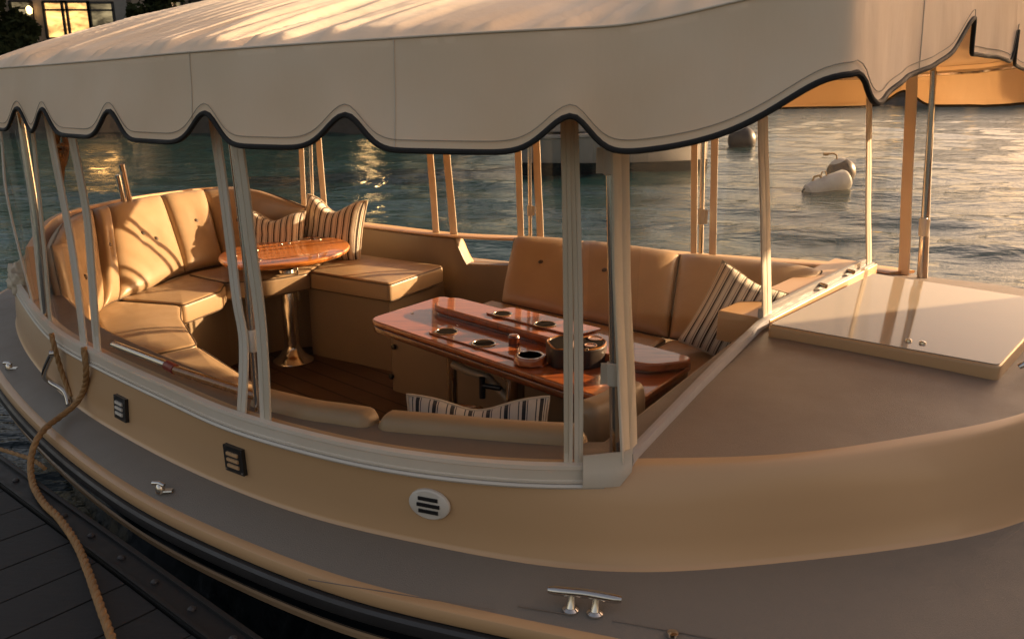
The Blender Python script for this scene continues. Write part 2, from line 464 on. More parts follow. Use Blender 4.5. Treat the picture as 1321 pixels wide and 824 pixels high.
# ---- hull below the deck
mb = MB()
prof = [(0.0, -.033), (-.004, -.075), (-.006, -.082), (-.008, -.108), (-.016, -.118), (-.055, -.20), (-.11, -.32), (-.16, -.45), (-.22, -.62), (-.4, -.75)]
mb.grid([scale_ring(DECK, o, z) for o, z in prof], closed=True)
hull = mb.build('hull', M['black'], boat)
mb = MB(); mb.grid([scale_ring(DECK, o, z) for o, z in ((-.022, .004), (-.008, .006), (.003, .001), (.006, -.007), (.006, -.024), (.001, -.031), (-.02, -.033))], closed=True)
mb.build('toe_rail', M['gelcoat'], boat)
mb = MB(); mb.grid([scale_ring(DECK, o, z) for o, z in ((-.01, -.0335), (.010, -.035), (.016, -.042), (.016, -.064), (.010, -.072), (-.008, -.074))], closed=True)
rub = mb.build('rub_rail', M['rubber'], boat)
mb = MB(); mb.grid([scale_ring(DECK, o, z) for o, z in ((-.008, -.090), (.002, -.092), (.006, -.100), (.001, -.108), (-.01, -.110))], closed=True)
mb = MB(); mb.grid([scale_ring(DECK, o, z) for o, z in ((-.016, -.120), (-.010, -.123), (-.010, -.135), (-.022, -.139))], closed=True)
mb.build('hull_stripe', M['gelcoat'], hull)
# ---- side deck with its nonskid
mb = MB()
dk = scale_ring(DECK, -.020, .004)
mid = [a.lerp(b, .5)+Vector((0, 0, .008)) for a, b in zip(dk, BASE)]
mb.grid([dk, mid, [p+Vector((0, 0, .0)) for p in scale_ring(BASE, -.01)]], closed=True)
mb.build('side_deck', M['nonskid'], boat)
mb = MB()     # grooves moulded around the cleat
for a, b in (((398, 747), (640, 786)), ((668, 781), (740, 793)), ((790, 800), (960, 830))):
    P = [at(u, v, .884) for u, v in (a, b)]; P = [P[0].lerp(P[1], k/6) for k in range(7)]
    mb.tube(P, .0013, 6)
mb.build('deck_seam', M['foredeck'], boat)
# ---- trunk: coved foot, wall, rounded shoulder
mb = MB()
W = lambda t, o=0, dz=0: [a.lerp(b, t)+Vector((0, 0, dz)) for a, b in zip(scale_ring(BASE, o), scale_ring(TOP, o))]
cove = [scale_ring(BASE, .009, -.003), scale_ring(BASE, .003, .002), scale_ring(W(.05), .0), W(.3, .003), W(.6, .003), W(.82, .002)]
sh = [scale_ring(TOP, o, z) for o, z in ((0, -.018), (-.005, -.008), (-.014, -.002), (-.03, .002))]
mb.grid(cove+sh, closed=True)
trunk = mb.build('cabin_trunk', M['gelcoat'], boat, angle=60)
# ---- foredeck and coaming top
mb = MB()
e0 = scale_ring(TOP, -.03, .002); rows = [e0]
for t in (.15, .35, .6, .85): rows.append([a.lerp(b, t)+Vector((0, 0, .012*math.sin(PI*t*.7)*min(1, (a-b).length/.5))) for a, b in zip(e0, HOLE)])
rows.append([p+Vector((0, 0, .004)) for p in HOLE])
mb.grid(rows, closed=True)
mb.build('foredeck', M['foredeck'], boat)
# ---- cockpit liner and sole
mb = MB()
SZ = .42
mb.grid([[p+Vector((0, 0, .004)) for p in HOLE], scale_ring(HOLE, -.012, -.004), scale_ring(HOLE, -.015, -.02), scale_ring(HOLE, -.02, -.35), scale_ring(HOLE, -.03, 0, SZ+.0)], closed=True)
mb.build('cockpit_liner', M['liner'], boat)
MB().add([Vector((p.x, p.y, SZ)) for p in scale_ring(HOLE, -.02)], [tuple(range(NA))]).build('cockpit_sole', M['teak'], boat)
# ---- stern gunwale (the far rail with its boarding gap is cut by a low seat-side step)
far = [along(HOLE, u, False)[0] for u in range(470, 598, 8)]
# ---- bench bases
def inner(u, v, z): return at(u, v, z)
SEAT = .82
base_front = [at(u, v, .80) for u, v in ((730, 575), (520, 560), (400, 535), (300, 497), (255, 462), (236, 428), (241, 407), (285, 388), (349, 372), (398, 367))]
ott_front = [at(u, v, .80) for u, v in ((398, 375), (502, 392), (573, 367))]
def ringpart(u0, u1, near, off, n=24):
    out = []
    for k in range(n+1):
        h = along(HOLE, u0+(u1-u0)*k/n, near)
        if h: out.append(Vector((h[0].x, h[0].y, 0)))
    return out
# outer boundary of the U bench follows the opening round the stern
i_all = HOLE
def bearing(p): return math.atan2(p.y-C0.y, p.x-C0.x) % (2*PI)
def arc(th0, th1):
    "opening points from bearing th0 to th1 (clockwise, passing the stern)"
    out = []; k0, k1 = th0/(2*PI)*NA, th1/(2*PI)*NA
    k = int(k0)
    while k > k1: out.append(HOLE[k % NA].copy()); k -= 1
    return out
uo = arc(bearing(Vector((.1, 1.7)))  % (2*PI), bearing(Vector((-.42, 4.6))))
inner_line = spline([ott_front[2], ott_front[1], ott_front[0]], 1)+spline(list(reversed(base_front))[0:], 8)
mb = MB(); poly = [p for p in scale_ring(HOLE, -.022)]
outer = []
for p in uo:
    d = (Vector((p.x, p.y))-C0); d = d*(1-.03/d.length); outer.append(C0+d)
mb.prism([(p[0], p[1]) for p in outer]+[(p.x, p.y) for p in inner_line], SZ-.01, SEAT-.004, 0)
mb.build('bench_base', M['liner'], boat)
# far bench base
fb0, fb1 = Vector((-.62, 3.92)), Vector((.70, 2.98))
dirb = (fb1-fb0).normalized(); nb = Vector((-dirb.y, dirb.x))
mb = MB(); mb.prism(roundpoly([fb0, fb1, fb1+nb*.72, fb0+nb*.30], [.03, .01, .01, .03]), SZ-.01, SEAT-.004, 0)
fbase = mb.build('far_bench_base', M['liner'], boat)
for (u, v) in ((509, 447), (506, 485)):
    Mz = Matrix(((dirb.x, 0, -nb.x), (dirb.y, 0, -nb.y), (0, 1, 0)))
    t = None
    for d in [3.2+.005*i for i in range(200)]:
        p = atd(u, v, d)
        if (Vector((p.x, p.y))-fb0).dot(nb) > -.004: t = p; break
    MB().lathe([(.013, 0), (.015, .006), (.012, .014), (.005, .016)], t, 16, Mz).build('knob', M['blackplastic'], fbase)
# ---- white strip along the coaming the curtains snap to
def band(ring, us, near, rows_):
    mbx = MB(); rr = []
    for o, z in rows_:
        rg = scale_ring(ring, o, z); rr.append(rg)
    return rr
def bear_range(rg, th0, th1):
    k0, k1 = int(th0/(2*PI)*NA), int(th1/(2*PI)*NA)
    return [rg[k % NA] for k in range(k0, k1+1)]
thA, thB = bearing(Vector((-2.34, 3.75))), bearing(Vector((.205, 1.6)))
mb = MB()
rows = [bear_range(scale_ring(TOP, o, z), thA, thB) for o, z in ((.003, -.036), (.012, -.035), (.012, -.030), (.009, -.028), (.009, -.006), (.011, -.004), (.010, .005), (-.006, .007))]
mb.grid(rows); strip = mb.build('curtain_hem', M['strip'], boat)
mb = MB()
rows = [bear_range(scale_ring(TOP, o, z), thA, thB) for o, z in ((.003, -.037), (.014, -.037), (.017, -.042), (.014, -.047), (.003, -.048))]
mb.grid(rows); mb.build('snap_rail', M['whiteplastic'], boat)
# far-side light cap rail, from the stern to the windscreen
mb = MB()
fr = scale_ring(TOP, -.135, .0)
thF0, thF1 = bearing(Vector((1.62, 3.6))), thA
seg = bear_range(scale_ring(TOP0, -.075, .012), thF0, thF1)
mb.tube(seg, .012, 8, sq=(.008, .078), up=(0, 0, 1))
mb.build('cap_rail', M['gelcoat'], boat)
# foot strip of the windscreen
wb = [at(811, 592, 1.13), Vector((.55, 2.13, 1.145)), Vector((.85, 2.64, 1.15)), Vector((1.61, 3.56, 1.15))]
mb = MB(); mb.tube(resample(wb, 16), .01, 8, sq=(.016, .011), up=(0, 0, 1))
mb.build('windscreen_foot', M['trim'], boat)
mb = MB(); mb.tube([wb[2]+Vector((-.015, 0, .026)), wb[3]+Vector((-.015, 0, .026))], .01, 8, sq=(.017, .009), up=(0, 0, 1))
wsr = mb.build('windscreen_rail', M['trim'], boat)
for t in (.45, .72): MB().tube([wb[2].lerp(wb[3], t)+Vector((-.01, -.005, .03)), wb[2].lerp(wb[3], t)+Vector((.005, -.035, .03))], .010, 10).build('latch', M['steel'], wsr)
_d = (wb[3]-wb[2]).normalized(); _n = Vector((_d.y, -_d.x, 0))
MB().prism(roundpoly([wb[2]-_n*.17, wb[3]-_n*.17, wb[3]+_n*.02, wb[2]+_n*.02], .008), 1.05, 1.158, .006).build('windscreen_sill', M['gelcoat'], boat)
# ---- foredeck hatch
hp = [at(u, v, 1.168) for u, v in ((990, 419), (1290, 473), (1322, 440), (1500, 405), (1126, 353))]
hp = [hp[0], hp[1], hp[1]+(hp[4]-hp[0])*.93, hp[4]]
mb = MB(); mb.prism(roundpoly(hp, .02), 1.09, 1.168, .008)
hatch = mb.build('hatch', M['gelcoat'], boat)
mb = MB(); c = sum(hp, Vector())/4; mb.prism(roundpoly([c+(p-c)*.985 for p in hp], .018), 1.1675, 1.171, .0015, 2)
M['hatchtop'] = plain('glossy_hatch_gelcoat', (.34, .285, .22), .07, spec=.2, coat=0, var=.03, vscale=2, rvar=.03)
mb.build('hatch_lid', M['hatchtop'], hatch)
q = at(1318, 470, 1.15)
MB().tube([q+Vector((-.02, -.02, .0)), q+Vector((.0, -.025, .015)), q+Vector((.03, .0, .015)), q+Vector((.05, .03, .0))], .008, 10).build('hatch_hinge', M['steel'], hatch)
mb = MB()
for u, v in ((1172, 440), (1190, 443)): mb.lathe([(.010, 0), (.009, .006), (.003, .008)], at(u, v, 1.171), 12)
mb.build('hatch_knob', M['steel'], hatch)

# ---- trunk side fittings
def side_frame(u, v):
    "frame on the near trunk wall at a photographed point: origin, right, up, out"
    th = None
    for k in range(0, NA*6):
        f = k/6; i = int(f) % NA; g = f-int(f)
        b = BASE[i].lerp(BASE[(i+1) % NA], g); t = TOP[i].lerp(TOP[(i+1) % NA], g)
        for s in (0,):
            pass
        if b.y > 2.9 and b.x > -1: continue
        ub, ut = px(b), px(t)
        if ub[1] < v or ut[1] > v: continue
        w = (ub[1]-v)/(ub[1]-ut[1]); p = b.lerp(t, w); e = abs(px(p)[0]-u)
        if th is None or e < th[0]: th = (e, p, (BASE[(i+1) % NA]-BASE[i]).normalized(), (t-b).normalized())
    _, p, r, up = th
    r.z = 0; r.normalize(); out = r.cross(up).normalized()
    if out.y > 0 and p.x > -1.6: out = -out
    return p, r, up, out
for k, (u, v) in enumerate(((160, 525), (307, 590))):
    p, r, up, out = side_frame(u, v); ax = (r, out, up)
    mb = MB(); a, b = .072, .072
    mb.box(p+out*.008, a, .012, b, ax); vt = mb.build('louvre_vent', M['blackplastic'], boat, smooth=False)
    mb = MB()
    for j in (-1, 0, 1):
        mb.tube([p+out*.015+up*(.0165*j)-r*.021, p+out*.015+up*(.0165*j)+r*.021], .005, 8, sq=(.0045, .004), up=up)
    mb.build('louvre', M['gelcoat'] if k else M['whiteplastic'], vt)
    for i in (-1, 1):
        for j in (-1, 1): MB().tube([p+out*.013+r*i*.030+up*j*.030, p+out*.0155+r*i*.030+up*j*.030], .0025, 8).build('screw', M['steel'], vt)
p, r, up, out = side_frame(556, 647)
mb = MB(); Mz = Matrix((( r.x*1.75, up.x*1.3, out.x), (r.y*1.75, up.y*1.3, out.y), (r.z*1.75, up.z*1.3, out.z)))
mb.lathe([(.029, 0), (.0285, .006), (.026, .009), (.0, .010)], p+out*.004, 40, Mz); vt = mb.build('oval_vent', M['whiteplastic'], boat)
mb = MB()
for j in (-1, 0, 1):
    w = .028 if j == 0 else .024
    mb.tube([p+out*.0145+up*(.0155*j)-r*w, p+out*.0145+up*(.0155*j)+r*w], .004, 8, sq=(.0046, .002), up=up)
mb.build('slot', M['blackplastic'], vt)
# ---- deck cleats
def deckz(p):
    return .887
a, b = at(707, 760, .918), at(802, 773, .918)
cl = MB(); cl.tube(resample([a, a.lerp(b, .1), a.lerp(b, .5)+Vector((0, 0, .003)), a.lerp(b, .9), b], 12), [.0065]+[.0095]*10+[.0065], 12)
cleat = cl.build('mooring_cleat', M['steel'], boat)
for t in (.33, .66):
    q = a.lerp(b, t); mb = MB()
    f = Vector((q.x-.003, q.y-.010, .884))
    mb.tube([q, q.lerp(f, .35), q.lerp(f, .7), f], [.0085, .0085, .010, .012], 12)
    mb.lathe([(.017, 0), (.017, .004), (.011, .008)], f, 20)
    mb.build('post', M['steel'], cleat)
for u, v in ((207, 634), (12, 476)):
    q = at(u, v, .885); mb = MB()
    mb.lathe([(.013, 0), (.012, .012), (.009, .02), (.006, .024)], q, 16)
    mb.tube([q+Vector((-.02, .006, .022)), q+Vector((.0, 0, .025)), q+Vector((.014, -.004, .02))], .006, 10)
    mb.tube([q+Vector((.012, -.006, .006)), q+Vector((.034, -.004, .006))], .005, 8, sq=(.003, .009))
    mb.build('deck_fitting', M['steel'], boat)
mb = MB(); q = at(868, 818, .885); mb.lathe([(.012, 0), (.011, .005), (.004, .007)], q, 16); mb.build('deck_fitting', M['steel'], boat)
# ------------------------------------------------------------------ canopy
AX = Vector((.743, -.669)); AT = Vector((.669, .743))      # fore-and-aft and athwart directions of the boat
fa, fb = Vector((.575, 1.44)), Vector((2.13, 3.42)); fd = (fb-fa).normalized(); fn = Vector((fd.y, -fd.x))
co = []
for p in scale_ring(TOP, .05):
    q = Vector((p.x, p.y))
    if q.y < 2.2 and q.x > -.35: continue          # near line runs on straight to the forward corner
    if (q-fa).dot(fn) > -.02: continue
    co.append(q)
k = max(range(len(co)), key=lambda i: (co[i]-co[i-1]).length)
co = co[k:]+co[:k]                                  # starts at the far forward end, ends at the near gap
near_run = spline([co[-1], Vector((-.05, 1.555)), Vector((.28, 1.50)), fa-fd*.0], 14)[1:] if co[-1].y < 2.5 else None
if near_run is None:
    co.reverse(); near_run = spline([co[-1], Vector((-.05, 1.555)), Vector((.28, 1.50)), fa], 14)[1:]
front_run = [fa.lerp(fb, t/30) for t in range(1, 31)]
OUT = [Vector((p.x, p.y)) for p in co]+[Vector((p.x, p.y)) for p in near_run]+front_run
OUT = [Vector((p.x, p.y, 0)) for p in OUT]
for _ in range(2):                                   # soften the corners a little
    OUT = [OUT[i-1]*.25+OUT[i]*.5+OUT[(i+1) % len(OUT)]*.25 for i in range(len(OUT))]
NV = 1100
OUT = resample(OUT+[OUT[0]], NV+1)[:-1]
arcs = [0]
for i in range(NV): arcs.append(arcs[-1]+(OUT[(i+1) % NV]-OUT[i]).length)
PER = arcs[-1]
def front_t(p):
    q = Vector((p.x, p.y)); return (q-fa).dot(fd)/(fb-fa).length, (q-fa).dot(fn)
def camber(p):
    t, d = front_t(p)
    if not 0 < t < 1: return 0
    return math.sin(PI*t)**.8*math.exp(min(d, 0)/.18)
def lift(p):
    "the cloth is drawn up towards its near forward corner"
    t, d = front_t(p); k = min(max((p.x-.15)/.42, 0), 1) if p.y < 2.4 or t > -.1 else 0
    return k*k*(3-2*k)*max(0, 1-max(t, 0)*2.2)
def zseam(p):
    s = Vector((p.x, p.y)).dot(AX); k = min(max((s+2.9)/2.3, 0), 1)
    return 1.962+.058*k*k+.05*lift(p)+.20*camber(p)
def zval(p):
    s = Vector((p.x, p.y)).dot(AX); k = min(max((s+2.9)/2.3, 0), 1)
    far_ = min(max((p.y-2.6)/1.0, 0), 1)
    return 1.782+.008*k+.055*far_*k+.05*lift(p)+.20*camber(p)
def arc_at(u, near=True, z=1.84):
    best = None
    for i in range(NV):
        a, b = OUT[i], OUT[(i+1) % NV]
        za, zb = zval(a)+.03, zval(b)+.03
        ua, ub = px((a.x, a.y, za))[0], px((b.x, b.y, zb))[0]
        if (ua-u)*(ub-u) <= 0 and abs(ua-ub) < 60 and ua != ub:
            s = arcs[i]+(arcs[i+1]-arcs[i])*(u-ua)/(ub-ua)
            if best is None or (a.y < best[1]) == near: best = (s, a.y)
    return best[0]
peaks = [(arc_at(u), .066, .062, .048) for u in (31, 66, 155, 273, 452, 737)]
peaks += [(arc_at(1085), .085, .13, .055), (arc_at(1241), .085, .16, .025), (arc_at(1300), .10, .03, .03)]
peaks += [(arc_at(u, False), .068, .075, .075) for u in (1163, 905, 650, 456)]
ss = sorted(p[0] for p in peaks)
# stern scallops in the long gap
gap = max(range(len(ss)), key=lambda i: (ss[(i+1) % len(ss)]-ss[i]) % PER)
g0 = ss[gap]; gl = (ss[(gap+1) % len(ss)]-g0) % PER; m = max(2, round(gl/.5))
peaks += [((g0+gl*j/m) % PER, .066, .055, .055) for j in range(1, m)]
def scallop(s):
    h = 0
    for c, a, wl, wr in peaks:
        d = (s-c+PER/2) % PER-PER/2; w = wl if d < 0 else wr
        h = max(h, a*math.exp(-abs(d/w)**1.9))
    # the bottoms between peaks sag very slightly
    return h
def outn(i):
    t = OUT[(i+3) % NV]-OUT[(i-3) % NV]; n = Vector((t.y, -t.x, 0)).normalized()
    return n if n.dot(OUT[i]-Vector((C0.x, C0.y, 0))) > 0 else -n
ON = [outn(i) for i in range(NV)]
bottom = []
rows = []
NR = 12
for r in range(NR+1):
    f = r/NR; row = []
    for i in range(NV):
        p = OUT[i]; zt = zseam(p); zb = zval(p)+scallop(arcs[i]); z = zt+(zb-zt)*f
        s = arcs[i]
        rip = .015*noise.noise(Vector((s*2.4, 0, 2.0+f*.8)))+.006*noise.noise(Vector((s*8, f*1.0, 5)))*(.4+f)
        row.append(Vector((p.x, p.y, z))+ON[i]*(.018*f+rip*f**.6))
    rows.append(row)
bottom = rows[-1]
canopy_mb = MB(); canopy_mb.grid(rows, closed=True)
# the roof: quick rise from the seam to a broad crown, with crosswise creases
seam = rows[0]; top_rows = [seam]
NK = 54
cz = 2.30
cen = Vector((-.15, 3.05, cz))
def roofz(p0, k):
    zs = zseam(p0); e = 1.22+.55*min(max((-p0.x-.3)/1.6, 0), 1); return zs+(cz-zs)*(1-(1-k)**e)
for r in range(1, NK):
    k = (r/NK)**1.25; row = []
    for i in range(NV):
        p0 = OUT[i]; p = Vector((p0.x, p0.y, 0)).lerp(Vector((cen.x, cen.y, 0)), k)
        a = p.x*AX.x+p.y*AX.y; b = p.x*AT.x+p.y*AT.y
        edge = math.exp(-k/.30)
        n1 = noise.noise(Vector((a*6.0+.8*b, b*.55, 1.3)))
        n2 = noise.noise(Vector((a*17+2.2*b, b*1.1, 7.3)))
        n3 = 1-abs(noise.noise(Vector((a*3.2+.9*b, b*.5, 11.7))))*2
        n4 = 1-abs(noise.noise(Vector((a*15+3.0*b, b*.8, 21.7))))*2
        w = (.008*n1+.006*n2+.006*n3+.012*max(n4, -.1))*(.35+edge*1.0)*min(1, k/.03)
        z = roofz(p0, k)+w
        # three sewn seams across the roof, drawn slightly tight
        for a0 in (-3.55, -2.6, -1.65):
            z -= .010*math.exp(-((a-a0)/.035)**2)*min(1, k/.05)
        row.append(Vector((p.x, p.y, z)))
    top_rows.append(row)
canopy_mb.grid(top_rows, closed=True)
canopy_mb.add([*top_rows[-1], cen], [(i, (i+1) % NV, NV) for i in range(NV)])
canopy = canopy_mb.build('canopy', M['canvas'], boat, angle=55, weld=.0002)
mb = MB(); pb = [p+ON[i]*.001 for i, p in enumerate(bottom)]
mb.tube(pb[::1]+[pb[0]], .0057, 8, cap=False, up=(0, 0, 1)); mb.build('binding', M['binding'], canopy)
mb = MB(); mb.tube([p+ON[i]*.0015+Vector((0, 0, .001)) for i, p in enumerate(seam)]+[seam[0]], .0022, 6, cap=False, up=(0, 0, 1)); mb.build('piped_seam', M['strip'], canopy)
for u in (255, 512, 1180):
    s = arc_at(u); i = min(range(NV), key=lambda j: abs(arcs[j]-s))
    MB().tube([rows[r][i]+ON[i]*.0012 for r in range(NR+1)], .0011, 5).build('valance_join', M['strip'], canopy)
def stitch(fr_, dz, name):
    mbx = MB(); r0 = rows[int(fr_*NR)]
    mbx.tube([r0[i]+ON[i]*.0008+Vector((0, 0, dz)) for i in range(NV)]+[r0[0]+ON[0]*.0008+Vector((0, 0, dz))], .0009, 5, cap=False, up=(0, 0, 1)); mbx.build(name, M['stitch'], canopy)
M['stitch'] = plain('tan_stitching', (.36, .29, .22), .9)
stitch(1, .020, 'hem_stitching')
# steel frame under the cloth
mb = MB()
fr = [Vector((OUT[i].x, OUT[i].y, zseam(OUT[i])-.03))-ON[i]*.03 for i in range(0, NV, 8)]
mb.tube(fr+[fr[0]], .011, 8, cap=False, up=(0, 0, 1)); mb.build('canopy_frame', M['steel'], boat)
bows = []
for a0 in (-3.55, -2.6, -1.65):
    pts = []
    cross = []
    for i in range(NV):
        p, q = OUT[i], OUT[(i+1) % NV]; sa, sb = p.x*AX.x+p.y*AX.y-a0, q.x*AX.x+q.y*AX.y-a0
        if sa*sb <= 0: cross.append(p.lerp(q, sa/(sa-sb) if sa != sb else 0))
    if len(cross) < 2: continue
    c0_, c1_ = cross[0], cross[-1]
    for k in range(21):
        t = k/20; p = c0_.lerp(c1_, .012+t*.976); z = zseam(c0_)-.03+(.22)*(1-abs(2*t-1)**2.0)
        pts.append(Vector((p.x, p.y, z)))
    MB().tube(pts, .010, 8).build('canopy_bow', M['steel'], boat)

# ------------------------------------------------------------------ posts, curtain edges and clear panels between canopy and coaming
TOPi = scale_ring(TOP0, -.005); FARI = scale_ring(TOP0, -.075)
def along_line(seg_, u):
    for a, b in zip(seg_, seg_[1:]):
        ua, ub = px(a)[0], px(b)[0]
        if (ua-u)*(ub-u) <= 0 and ua != ub:
            t = (u-ua)/(ub-ua); return a.lerp(b, t), (b-a).normalized()
    a, b = seg_[-2], seg_[-1]; return b, (b-a).normalized()
def upright(u0, pix, near=True, ring=None, zb=1.10, inset=0.0, ztop=1.975):
    "centre line of an upright: foot on the ring at column u0, then the photographed points going up"
    if ring == 'ws': base, tan = along_line(wb, u0)
    else: base, tan = along(TOPi if near else FARI, u0, near)
    base = base.copy(); base.z = zb; d = base.y+inset
    base = Vector((base.x*d/base.y, d, zb))
    pts = [base]+[atd(u, v, d) for u, v in pix]
    a, b = pts[-2], pts[-1]; k = (ztop-b.z)/max(b.z-a.z, .05); pts.append(b+(b-a)*k)
    tan = Vector((tan.x, tan.y, 0)).normalized()
    return pts, tan, d
def flap(u0, pix, wpx, near=True, ring=None, zb=1.075, name='curtain_edge', inset=0.0):
    pts, tan, d = upright(u0, pix, near, ring, zb, inset)
    w = wpx*d/F0/2
    # a foreshortened strip still has its full width along the coaming
    w = w/max(abs(tan.x-tan.y*pts[0].x/pts[0].y), .35)
    line = resample(spline(pts, 6), 30)
    mb = MB(); rows = []
    nrm = Vector((tan.y, -tan.x, 0))
    for s_, th in ((-1, 0), (-.95, .0012), (-.10, .0014), (-.05, .0), (.05, .0), (.10, .0014), (.95, .0012), (1, 0)):
        rows.append([p+tan*w*s_*(1+.06*noise.noise(p*5))+nrm*(th+.006*noise.noise(Vector((p.z*3, u0, 0)))) for p in line])
    back = [[p-nrm*.004 for p in r] for r in (rows[-1], rows[0])]
    mb.grid(rows+back, wrap=True)
    return mb.build(name, M['strip'], boat)
def post(u0, pix, r, near=True, ring=None, inset=.05, zb=1.06, clips=()):
    pts, tan, d = upright(u0, pix, near, ring, zb, inset)
    o = MB().tube(resample(pts, 14), r, 12).build('canopy_post', M['steel'], boat)
    for v, hh in clips:
        c = None
        L = resample(pts, 200); c = min(L, key=lambda p: abs(px(p)[1]-v)); i = L.index(c); ax = (L[i+1]-L[i-1]).normalized()
        mb = MB(); mb.tube([c-ax*hh, c-ax*hh*.9, c+ax*hh*.9, c+ax*hh], [r*1.2, r*1.45, r*1.45, r*1.2], 14)
        n2 = Vector((tan.y, -tan.x, 0)); mb.box(c-tan*r*1.9, r*1.3, .006, hh*1.8, (tan, n2, Vector((0, 0, 1))))
        mb.build('clip', M['whiteplastic'], o)
    return o
flap(18, [(10, 262), (2, 185)], 6)
flap(54, [(39, 267), (25, 163)], 7)
flap(64, [(52, 275), (41, 165)], 6)
flap(108, [(95, 340), (82, 267), (62, 160)], 8)
flap(125, [(115, 327), (108, 262), (92, 172)], 8.5)
flap(307, [(314, 447), (303, 380), (287, 240), (278, 172)], 11)
flap(341, [(336, 420), (321, 300), (306, 190)], 14)
flap(733.5, [(733, 400), (729, 140)], 12.5)
flap(747, [(746, 400), (740, 160)], 12.5, inset=.004)
flap(813, [(806, 400), (800, 190)], 20, ring='ws', zb=1.10)
flap(989, [(988, 300), (985, 170)], 11, ring='ws', zb=1.15)
flap(1119, [(1121, 250), (1122, 137)], 7, ring='ws', zb=1.15)
for u0, pix, w in ((393, [(389, 195)], 6), (420, [(412, 190)], 7), (563, [(555, 195)], 8), (586, [(576, 195)], 9), (672, [(668, 185)], 8), (697, [(691, 165)], 9),
                   (895, [(896, 182)], 8), (919, [(922, 180)], 9), (1166, [(1177, 95)], 14), (1194, [(1204, 95)], 7)):
    flap(u0, pix, w, near=False, zb=1.075)
post(60, [(46, 267), (34, 195)], .012)
post(333, [(317, 330), (301, 200)], .0085, clips=((440, .028),))
post(794, [(792, 400), (788, 190)], .0115, inset=.045, clips=((206, .028), (482, .026)))
post(404, [(401, 195)], .011, near=False, inset=-.02)
post(684, [(683, 180)], .011, near=False, inset=-.02, clips=((272, .03),))
post(904, [(907, 180)], .012, near=False, inset=-.02, clips=((280, .04),))
post(1187, [(1205, 90)], .012, near=False, inset=-.03, clips=((293, .04),))
# canvas patch at the forward near corner
P0, _ = along_line(wb, 822)
row = []
h0 = along(scale_ring(TOP, .014), 752, True)[0]; h1 = along(scale_ring(TOP, .014), 800, True)[0]; h2 = along(scale_ring(TOP, .006), 815, True)[0]
pts = [(h0, 1.078, 1.150), (h0.lerp(h1, .5), 1.078, 1.154), (h1, 1.080, 1.158), (h2, 1.11, 1.162)]
mb = MB(); mb.grid([[Vector((p.x, p.y, a+(b-a)*k/4))+Vector((0, -.004-.004*math.sin(k*1.4), 0)) for p, a, b in pts] for k in range(5)])
mb.grid([[Vector((p.x, p.y+.004, a+(b-a)*k/4)) for p, a, b in pts] for k in range(5)])
mb.build('corner_patch', M['strip'], boat)
# clear panels
NG = 500
def ring_at(ring, th):
    f = (th % (2*PI))/(2*PI)*len(ring); i = int(f); return ring[i % len(ring)].lerp(ring[(i+1) % len(ring)], f-i)
CAN = ray_ring([Vector((p.x, p.y, 0)) for p in OUT[::4]])
def panel(th0, th1, off=0.0, wr=.006, mat='glass'):
    n = max(6, int(abs(th1-th0)*60)); rows = []
    for r in range(13):
        f = r/12; row = []
        for k in range(n+1):
            th = th0+(th1-th0)*k/n; a = ring_at(TOPi, th); b = ring_at(CAN, th)
            ca = Vector((C0.x, C0.y, 0)); b2 = ca+(Vector((b.x, b.y, 0))-ca)*.975
            p = Vector((a.x, a.y, 0)).lerp(b2, f); p.z = a.z-.01+(1.95-a.z)*f
            o = (p-Vector((C0.x, C0.y, p.z))).normalized()
            row.append(p+o*(off+wr*noise.noise(Vector((th*9, f*1.6, 3)))))
        rows.append(row)
    return MB().grid(rows).build('clear_panel', M[mat], boat, angle=180)
bw = lambda u: bearing(along(TOPi, u, True)[0])
bf = lambda u: bearing(along(FARI, u, False)[0])
panel(bw(18)-.0, bw(54), wr=.02, mat='glasswr'); panel(bw(64), bw(108), wr=.02, mat='glasswr'); panel(bw(125), bw(307), wr=.008); panel(bw(341), bw(733), wr=.006); panel(bw(747), bw(806), wr=.02, mat='glasswr')
panel(bf(420), bw(18)); panel(bf(586), bf(563)) ; panel(bf(668), bf(586)); panel(bf(895), bf(697)); panel(bf(1160), bf(919))
def wpanel(a, b, da, db):
    rows = []
    for r in range(9):
        f = r/8; row = []
        for k in range(13):
            p = a.lerp(b, k/12)+(da.lerp(db, k/12))*f
            row.append(p+Vector((-.67, .74, 0)).cross(Vector((0, 0, 1)))*(.006*noise.noise(Vector((k*.3, f*2, 9)))))
        rows.append(row)
    MB().grid(rows).build('clear_panel', M['glass'], boat, angle=180)
wpanel(wb[0], wb[2], Vector((-.03, -.02, .86)), Vector((-.02, 0, .92)))
wpanel(wb[2], wb[3], Vector((-.02, 0, .92)), Vector((.03, .0, .84)))
